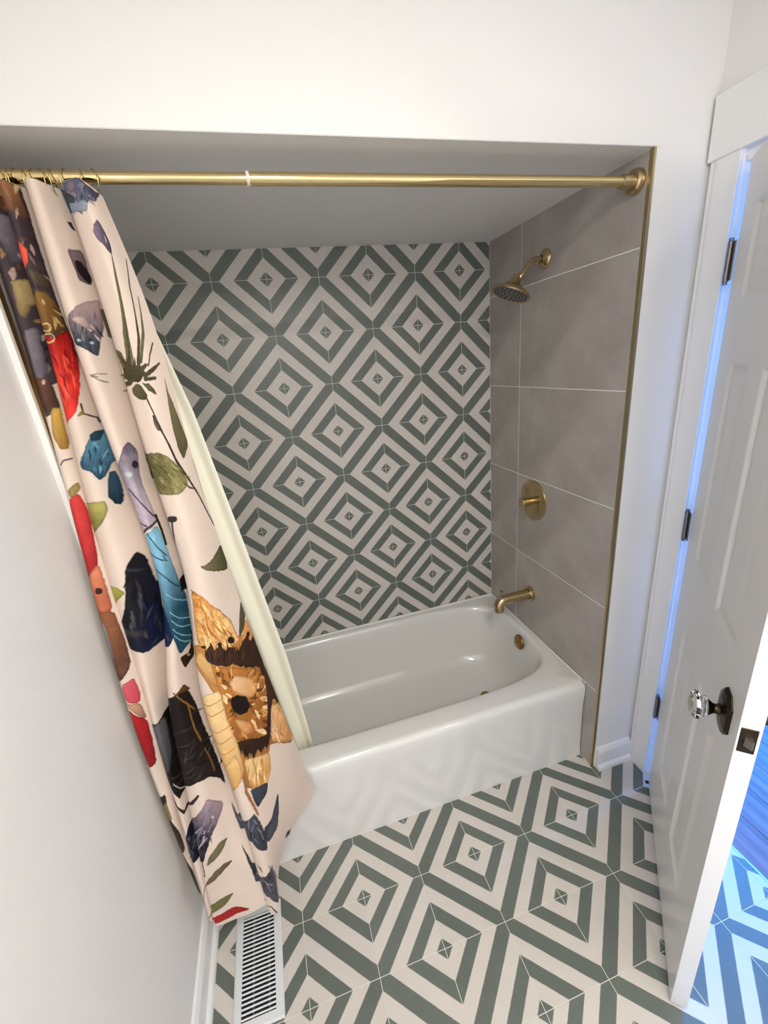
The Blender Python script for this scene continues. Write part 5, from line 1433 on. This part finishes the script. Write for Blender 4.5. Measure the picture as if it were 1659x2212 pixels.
    P([(600,1556),(590,1625),(579,1677),(546,1633),(546,1571),(567,1597),(584,1576)], (58, 58, 72), (80, 80, 92), None, 0.6, 1.2)
    P([(542,1419),(583,1471),(573,1495),(562,1494),(546,1493),(543,1462)], (70, 74, 84), (48, 50, 58), None, 0.6, 1.2)
    S([(540,1374),(534,1418),(540,1475),(543,1513)], [5, 6, 5, 3], (150, 100, 66))
    P([(401,1620),(408,1653),(417,1698),(543,1700),(547,1782),(537,1840),(506,1766),(414,1760),(409,1704)], (54, 54, 64), (78, 76, 86), [(406,1652),(530,1799)], 0.8, 1.2)
    S([(503,1655),(509,1666),(514,1682)], [1.7, 4.4, 1.3], (34, 34, 42))
    S([(503,1703),(511,1717),(515,1741)], [1.4, 3.6, 1.1], (112, 108, 118))
    S([(500,1706),(506,1714),(508,1727)], [2.2, 5.6, 1.7], (34, 34, 42))
    S([(510,1716),(509,1723),(508,1736)], [1.4, 3.5, 1.1], (34, 34, 42))
    S([(509,1695),(516,1716),(512,1741)], [1.3, 3.3, 1.0], (34, 34, 42))
    S([(526,1696),(524,1709),(526,1720)], [1.2, 3.1, 0.9], (34, 34, 42))
    S([(534,1684),(536,1700),(536,1718)], [1.2, 3.1, 0.9], (112, 108, 118))
    S([(513,1715),(515,1737),(520,1763)], [2.2, 5.5, 1.6], (112, 108, 118))
    S([(540,1711),(546,1759),(551,1802)], [2.0, 4.9, 1.5], (112, 108, 118))
    S([(416,1698),(416,1720),(415,1736)], [2.2, 5.6, 1.7], (34, 34, 42))
    S([(418,1731),(510,1714),(530,1750)], 3, (140, 128, 136))
    S([(426,1822),(506,1811),(517,1840)], 3.6, (52, 46, 46))
    P([(610,1822),(605,1840),(593,1808),(600,1796)], (60, 56, 66), (60, 56, 66), None, 0.25, 1.2)
    return np.clip(pr.col, 0.003, 0.95)
#PAINT_END
NU, NV = 720, 1240
P, sn, tn = curtain_surface(NU, NV)
curt = grid_object('shower_curtain', P, curtain_mat(), paint_print(sn, tn), label='blush shower curtain printed with large painted flowers, drawn to one side', cat='curtain')

# white fabric liner hanging inside the tub
def liner_mat():
    M = bpy.data.materials.new('cream_liner')
    M.use_nodes = True
    nt = M.node_tree
    p = nt.nodes['Principled BSDF']
    p.inputs['Base Color'].default_value = (0.95, 0.91, 0.755, 1)
    p.inputs['Roughness'].default_value = 0.6
    tc = N(nt, 'ShaderNodeTexCoord')
    n = N(nt, 'ShaderNodeTexNoise')
    n.inputs['Scale'].default_value = 700
    nt.links.new(tc.outputs['Object'], n.inputs['Vector'])
    b = N(nt, 'ShaderNodeBump')
    b.inputs['Strength'].default_value = 0.1
    b.inputs['Distance'].default_value = 0.0005
    nt.links.new(n.outputs['Fac'], b.inputs['Height'])
    nt.links.new(b.outputs['Normal'], p.inputs['Normal'])
    return M
lz = np.array([2.035, 1.6, 1.2, 0.8, 0.45, 0.26])
lxl = np.array([-1.470, -1.470, -1.465, -1.450, -1.380, -1.330])
lxr = np.array([-1.310, -1.221, -1.170, -1.123, -1.1005, -1.095])
ly = np.array([-0.722, -0.712, -0.695, -0.665, -0.630, -0.598])
nuL, nvL = 160, 220
zz = np.linspace(2.035, 0.26, nvL)
xl = np.interp(zz, lz[::-1], lxl[::-1])
xr = np.interp(zz, lz[::-1], lxr[::-1])
yy = np.interp(zz, lz[::-1], ly[::-1])
u = np.linspace(0, 1, nuL)
LP = np.zeros((nvL, nuL, 3))
LP[..., 0] = xl[:, None] + (xr - xl)[:, None] * u[None, :]
env = np.clip((1.0 - u) / 0.16, 0, 1)
amp = 0.008 + 0.008 * (2.035 - zz)[:, None] / 1.8
LP[..., 1] = yy[:, None] + amp * np.sin(u * 2 * np.pi * 4.5 + 0.9)[None, :] * env[None, :]
LP[..., 2] = zz[:, None]
liner = grid_object('shower_liner', LP, liner_mat(), label='plain cream liner hanging inside the tub behind the printed curtain', cat='curtain')

# rings
RING = torus_mesh('curtain_ring', 0.0215, 0.0011)
RING.materials.append(mat('gold_wire', (0.72, 0.56, 0.25, 1), 0.18, 1.0, noise=0.05, nscale=30))
RX = [(-1.472, 15), (-1.458, -12), (-1.446, 20), (-1.432, 5), (-1.420, -18), (-1.408, 14), (-1.392, -10), (-1.378, 24), (-1.362, 6), (-1.338, -14), (-1.312, 12), (-1.291, 30)]
for k, (x_, an) in enumerate(RX):
    o = obj('curtain_ring', RING, None, None, (x_, RY, RZ - 0.0085), 'thin gold wire ring holding the bunched curtain on the rod', 'curtain ring', 'gold curtain rings on the rod')
    o.rotation_euler = (math.radians(0), math.radians(8), math.radians(90 + an))
    if k == len(RX) - 1:
        o['label'] = 'thin gold wire ring at the free edge of the curtain, nearest the bare rod'
        del o['group']

# ---------------------------------------------------------------- door (six raised panels, ajar)
DW, DT, DZ0, DZ1 = 0.6645, 0.035, 0.012, 2.047
door = empty('door_1', (0.152, -0.9555, 0), kind='structure', label='white six-panel door standing ajar with a crystal knob')
ang = math.atan2(-0.7419, -0.6705)
door.rotation_euler = (0, 0, ang)
# local frame: +x from hinge to latch, visible face at y=0 looking to -y?  normal of the tub-side face is local -Y
PCOL = ((0.118, 0.290), (0.380, 0.552))
PROW = ((0.245, 0.825), (1.045, 1.598), (1.738, 1.935))
bm = bmesh.new()
def dbox(a, b, c, d):
    box(bm, a, b, 0.0, DT, c, d)
def frame_piece(bm):
    """slab with six openings, both faces and all reveals"""
    xs = [0, PCOL[0][0], PCOL[0][1], PCOL[1][0], PCOL[1][1], DW]
    zs = [DZ0, PROW[0][0], PROW[0][1], PROW[1][0], PROW[1][1], PROW[2][0], PROW[2][1], DZ1]
    V = {}
    def v(i, k, y):
        key = (i, k, y)
        if key not in V:
            V[key] = bm.verts.new((xs[i], y, zs[k]))
        return V[key]
    hole = lambda i, k: i in (1, 3) and k in (1, 3, 5)
    for i in range(5):
        for k in range(7):
            if hole(i, k):
                for (a, b) in (((i, k), (i + 1, k)), ((i + 1, k), (i + 1, k + 1)), ((i + 1, k + 1), (i, k + 1)), ((i, k + 1), (i, k))):
                    bm.faces.new((v(*a, 0), v(*b, 0), v(*b, DT), v(*a, DT)))
                continue
            bm.faces.new((v(i, k, 0), v(i + 1, k, 0), v(i + 1, k + 1, 0), v(i, k + 1, 0)))
            bm.faces.new((v(i, k, DT), v(i, k + 1, DT), v(i + 1, k + 1, DT), v(i + 1, k, DT)))
    for i in range(5):
        for k in (0, 7):
            bm.faces.new((v(i, k, 0), v(i + 1, k, 0), v(i + 1, k, DT), v(i, k, DT)))
    for k in range(7):
        for i in (0, 5):
            bm.faces.new((v(i, k, 0), v(i, k + 1, 0), v(i, k + 1, DT), v(i, k, DT)))
    bmesh.ops.recalc_face_normals(bm, faces=bm.faces)
    return bm
bm.free()
leaf = obj('door_leaf', frame_piece(bmesh.new()), door, DOORP)
def raised_panel(w, h):
    bm = bmesh.new()
    prof = [(0.0, 0.0), (0.004, 0.0015), (0.010, 0.0075), (0.014, 0.0085), (0.020, 0.0080), (0.046, 0.0025), (0.050, 0.0022)]
    for sgn, base in ((1, 0.0), (-1, DT)):
        rings = []
        for ins, dep in prof:
            y = base + sgn * dep
            rings.append([bm.verts.new(p) for p in ((ins, y, ins), (w - ins, y, ins), (w - ins, y, h - ins), (ins, y, h - ins))])
        for a, b in zip(rings[:-1], rings[1:]):
            for i in range(4):
                j = (i + 1) % 4
                bm.faces.new((a[i], a[j], b[j], b[i]))
        bm.faces.new(rings[-1])
    bmesh.ops.recalc_face_normals(bm, faces=bm.faces)
    # closed front/back shells: make sure front faces look outwards
    for f in bm.faces:
        c = f.calc_center_median()
        want = -1 if c.y < DT / 2 else 1
        if f.normal.y * want < 0:
            f.normal_flip()
    return bm
for z0, z1 in PROW:
    me = None
    for x0, x1 in PCOL:
        if me is None:
            o = obj('door_panel', raised_panel(x1 - x0, z1 - z0), door, DOORP, (x0, 0, z0))
            me = o.data
        else:
            obj('door_panel', me, door, None, (x0, 0, z0))
# hinges
for zc in (1.835, 1.104, 0.372):
    h = obj('hinge', newbox(-0.0016, 0.0005, 0.001, 0.031, zc - 0.046, zc + 0.046, 0.0004, 1), door, PEWTER, label='grey metal hinge')
    bm = bmesh.new()
    tube(bm, [(-0.022, -0.010, zc - 0.046), (-0.022, -0.010, zc + 0.046)], 0.0066, 18)
    for dz in (-0.050, 0.050):
        lathe(bm, [(-0.004, 0.003), (-0.003, 0.0055), (0.003, 0.0055), (0.004, 0.003)], (-0.022, -0.010, zc + dz), (0, 0, 1), 16)
    k_ = obj('hinge_knuckle', bm, h, PEWTER)
    smooth(k_, 40)
    bm = bmesh.new()
    box(bm, -0.019, 0.001, -0.0050, -0.0022, zc - 0.045, zc + 0.045, 0.0004, 1)
    l_ = obj('hinge_leaf', bm, h, PEWTER)
# rosette, neck and crystal knob on the tub side
KX, KZ = 0.590, 0.930
def octagon_rosette():
    bm = bmesh.new()
    def ring(w, h, c, y):
        return [bm.verts.new((KX + a, y, KZ + b)) for a, b in ((-w, -h + c), (-w + c, -h), (w - c, -h), (w, -h + c), (w, h - c), (w - c, h), (-w + c, h), (-w, h - c))]
    R = [ring(0.034, 0.049, 0.019, 0.0), ring(0.034, 0.049, 0.019, -0.003), ring(0.029, 0.044, 0.017, -0.008), ring(0.020, 0.030, 0.012, -0.0115), ring(0.014, 0.014, 0.007, -0.013)]
    for a, b in zip(R[:-1], R[1:]):
        for i in range(8):
            j = (i + 1) % 8
            bm.faces.new((a[i], a[j], b[j], b[i]))
    bm.faces.new(R[-1])
    bmesh.ops.recalc_face_normals(bm, faces=bm.faces)
    return bm
for sgn in (1,):
    ro = obj('rosette', octagon_rosette(), door, BRONZE, label='dark bronze eight-sided rosette')
    nk = obj('knob_neck', lathe(bmesh.new(), [(0.009, 0.0155), (0.013, 0.0135), (0.017, 0.0105), (0.022, 0.0100), (0.026, 0.0125), (0.030, 0.0160), (0.033, 0.0170), (0.034, 0.014)], (KX, 0, KZ), (0, -1, 0), 28), ro, BRONZE)
    smooth(nk, 40)
    bm = bmesh.new()
    lathe(bm, [(0.0335, 0.013), (0.0345, 0.0215), (0.0395, 0.0225), (0.0405, 0.020), (0.0440, 0.0235), (0.0490, 0.0295), (0.0555, 0.0295), (0.0605, 0.025), (0.0630, 0.018)], (KX, 0, KZ), (0, -1, 0), 12)
    obj('knob', bm, ro, CRYSTAL, label='faceted clear crystal knob')
# hall-side knob
bm = bmesh.new()
lathe(bm, [(0, 0.03), (0.006, 0.03), (0.010, 0.022), (0.014, 0.012), (0.030, 0.010), (0.038, 0.016)], (KX, DT, KZ), (0, 1, 0), 24)
r2 = obj('rosette', bm, door, BRONZE)
bm = bmesh.new()
lathe(bm, [(0.038, 0.013), (0.044, 0.0165), (0.054, 0.0245), (0.066, 0.0265), (0.076, 0.0165)], (KX, DT, KZ), (0, 1, 0), 12)
obj('knob', bm, r2, CRYSTAL)
# latch plate in the edge
lp_ = obj('latch_plate', newbox(DW - 0.0010, DW + 0.0014, 0.0035, 0.030, 0.9045, 0.9625, 0.0005, 1), door, BRONZE, label='dark latch plate in the door edge')
bm = bmesh.new()
vs = []
for (x_, y_) in ((0.0, 0.011), (0.0, 0.024), (0.010, 0.0235), (0.0115, 0.0215), (0.003, 0.011)):
    vs.append((x_, y_))
A_ = [bm.verts.new((DW + 0.001 + x_, y_, 0.9225)) for x_, y_ in vs]
B_ = [bm.verts.new((DW + 0.001 + x_, y_, 0.9425)) for x_, y_ in vs]
for i in range(5):
    j = (i + 1) % 5
    bm.faces.new((A_[i], A_[j], B_[j], B_[i]))
bm.faces.new(A_); bm.faces.new(B_)
bmesh.ops.recalc_face_normals(bm, faces=bm.faces)
obj('latch_bolt', bm, lp_, PEWTER, label='grey metal latch bolt')
for zc in (1.027, 0.8365):
    bm = bmesh.new()
    lathe(bm, [(0, 0.0048), (0.0012, 0.0038), (0.0006, 0.0018), (0.0004, 0.0)], (DW, 0.0165, zc), (1, 0, 0), 14, cap=False)
    smooth(obj('filled_screw_hole', bm, door, DOORP), 60)
# hinge-pin stop at the foot of the hinge side
bm = bmesh.new()
lathe(bm, [(0, 0.006), (0.010, 0.006), (0.012, 0.0)], (0.006, -0.001, 0.016), (0, -1, 0), 12, cap=False)
obj('door_stop', bm, door, BLACK)

# ---------------------------------------------------------------- floor vent
vent = empty('floor_vent', (-1.360, -1.010, 0), 'white slatted metal floor vent beside the wall under the curtain hem', 'vent')
vx0, vx1, vy0, vy1 = -0.071, 0.071, -0.144, 0.144
ox0, ox1, oy0, oy1 = -0.048, 0.048, -0.121, 0.121
bm = bmesh.new()
def vring(ins, z):
    a = [(vx0 + ins, vy0 + ins), (vx1 - ins, vy0 + ins), (vx1 - ins, vy1 - ins), (vx0 + ins, vy1 - ins)]
    return [bm.verts.new((x_, y_, z)) for x_, y_ in a]
R_ = [vring(0, 0.0003), vring(0.001, 0.003), vring(0.005, 0.0055)]
q_ = [(ox0, oy0), (ox1, oy0), (ox1, oy1), (ox0, oy1)]
R_.append([bm.verts.new((x_, y_, 0.0060)) for x_, y_ in q_])
R_.append([bm.verts.new((x_ * 0.995, y_ * 0.998, 0.0008)) for x_, y_ in q_])
for a, b in zip(R_[:-1], R_[1:]):
    for i in range(4):
        j = (i + 1) % 4
        bm.faces.new((a[i], a[j], b[j], b[i]))
bmesh.ops.recalc_face_normals(bm, faces=bm.faces)
obj('vent_frame', bm, vent, VENTP)
obj('duct_shade_plate', newbox(ox0, ox1, oy0, oy1, 0.0003, 0.0007), vent, SHADE_SUBFLOOR, label='flat dark plate painted as the shade inside the duct')  # no hole below: the duct's shade is put into this plate's colour
ns = 23
sl = bpy.data.meshes.new('slat')
b_ = newbox(ox0, ox1, -0.0021, 0.0021, -0.0006, 0.0006, 0.0003, 1)
b_.to_mesh(b_ and sl); b_.free()
sl.materials.append(VENTP)
for k in range(ns):
    o = obj('slat', sl, vent, None, (0, oy0 + (k + 0.5) * (oy1 - oy0) / ns, 0.0048))
    o.rotation_euler = (math.radians(22), 0, 0)
dm = mat('damper_grey', (0.13, 0.13, 0.15, 1), 0.5, 0.6, noise=0.1, nscale=30)
for x_ in (-0.015, 0.030):
    obj('damper_bar', newbox(x_ - 0.003, x_ + 0.003, oy0, oy1, 0.0009, 0.0018), vent, dm)

# ---------------------------------------------------------------- lamps (behind the viewer)
vl = empty('vanity_light', (WR, -2.36, 1.86), 'three-globe vanity light on the wall past the door', 'light')
obj('wall_bar', newbox(-0.03, -0.0005, -0.32, 0.32, -0.04, 0.04, 0.006, 2), vl, BRASS)
GLOW = emit_mat('lamp_globe', (0.98, 0.935, 0.80, 1), VANITY_POWER)
for dy in (-0.24, 0, 0.24):
    a_ = obj('lamp_arm', lathe(bmesh.new(), [(0, 0.012), (0.05, 0.012), (0.055, 0.026), (0.07, 0.026)], (-0.03, dy, 0), (-1, 0, 0), 24), vl, BRASS)
    bm = bmesh.new()
    bmesh.ops.create_uvsphere(bm, u_segments=24, v_segments=14, radius=0.055)
    for v in bm.verts:
        v.co += Vector((-0.15, dy, 0))
    smooth(obj('globe', bm, vl, GLOW), 180)
for lx_, ly_, lab_ in ((-0.86, -2.12, 'round recessed ceiling light nearer the tub'), (-0.86, -2.62, 'round recessed ceiling light by the rear wall')):
    cl = empty('ceiling_light', (lx_, ly_, ZC), lab_, 'light', 'recessed ceiling lights')
    obj('light_trim', lathe(bmesh.new(), [(-0.002, 0.115), (0.003, 0.115), (0.006, 0.105), (0.006, 0.096)], (0, 0, 0), (0, 0, -1), 48, cap=False), cl, TRIMP)
    bm = bmesh.new()
    lathe(bm, [(0.0035, 0.097), (0.0045, 0.09), (0.0045, 0.0)], (0, 0, 0), (0, 0, -1), 48, cap=False)
    obj('diffuser', bm, cl, emit_mat('ceiling_diffuser', (0.98, 0.95, 0.83, 1), CEILING_POWER))
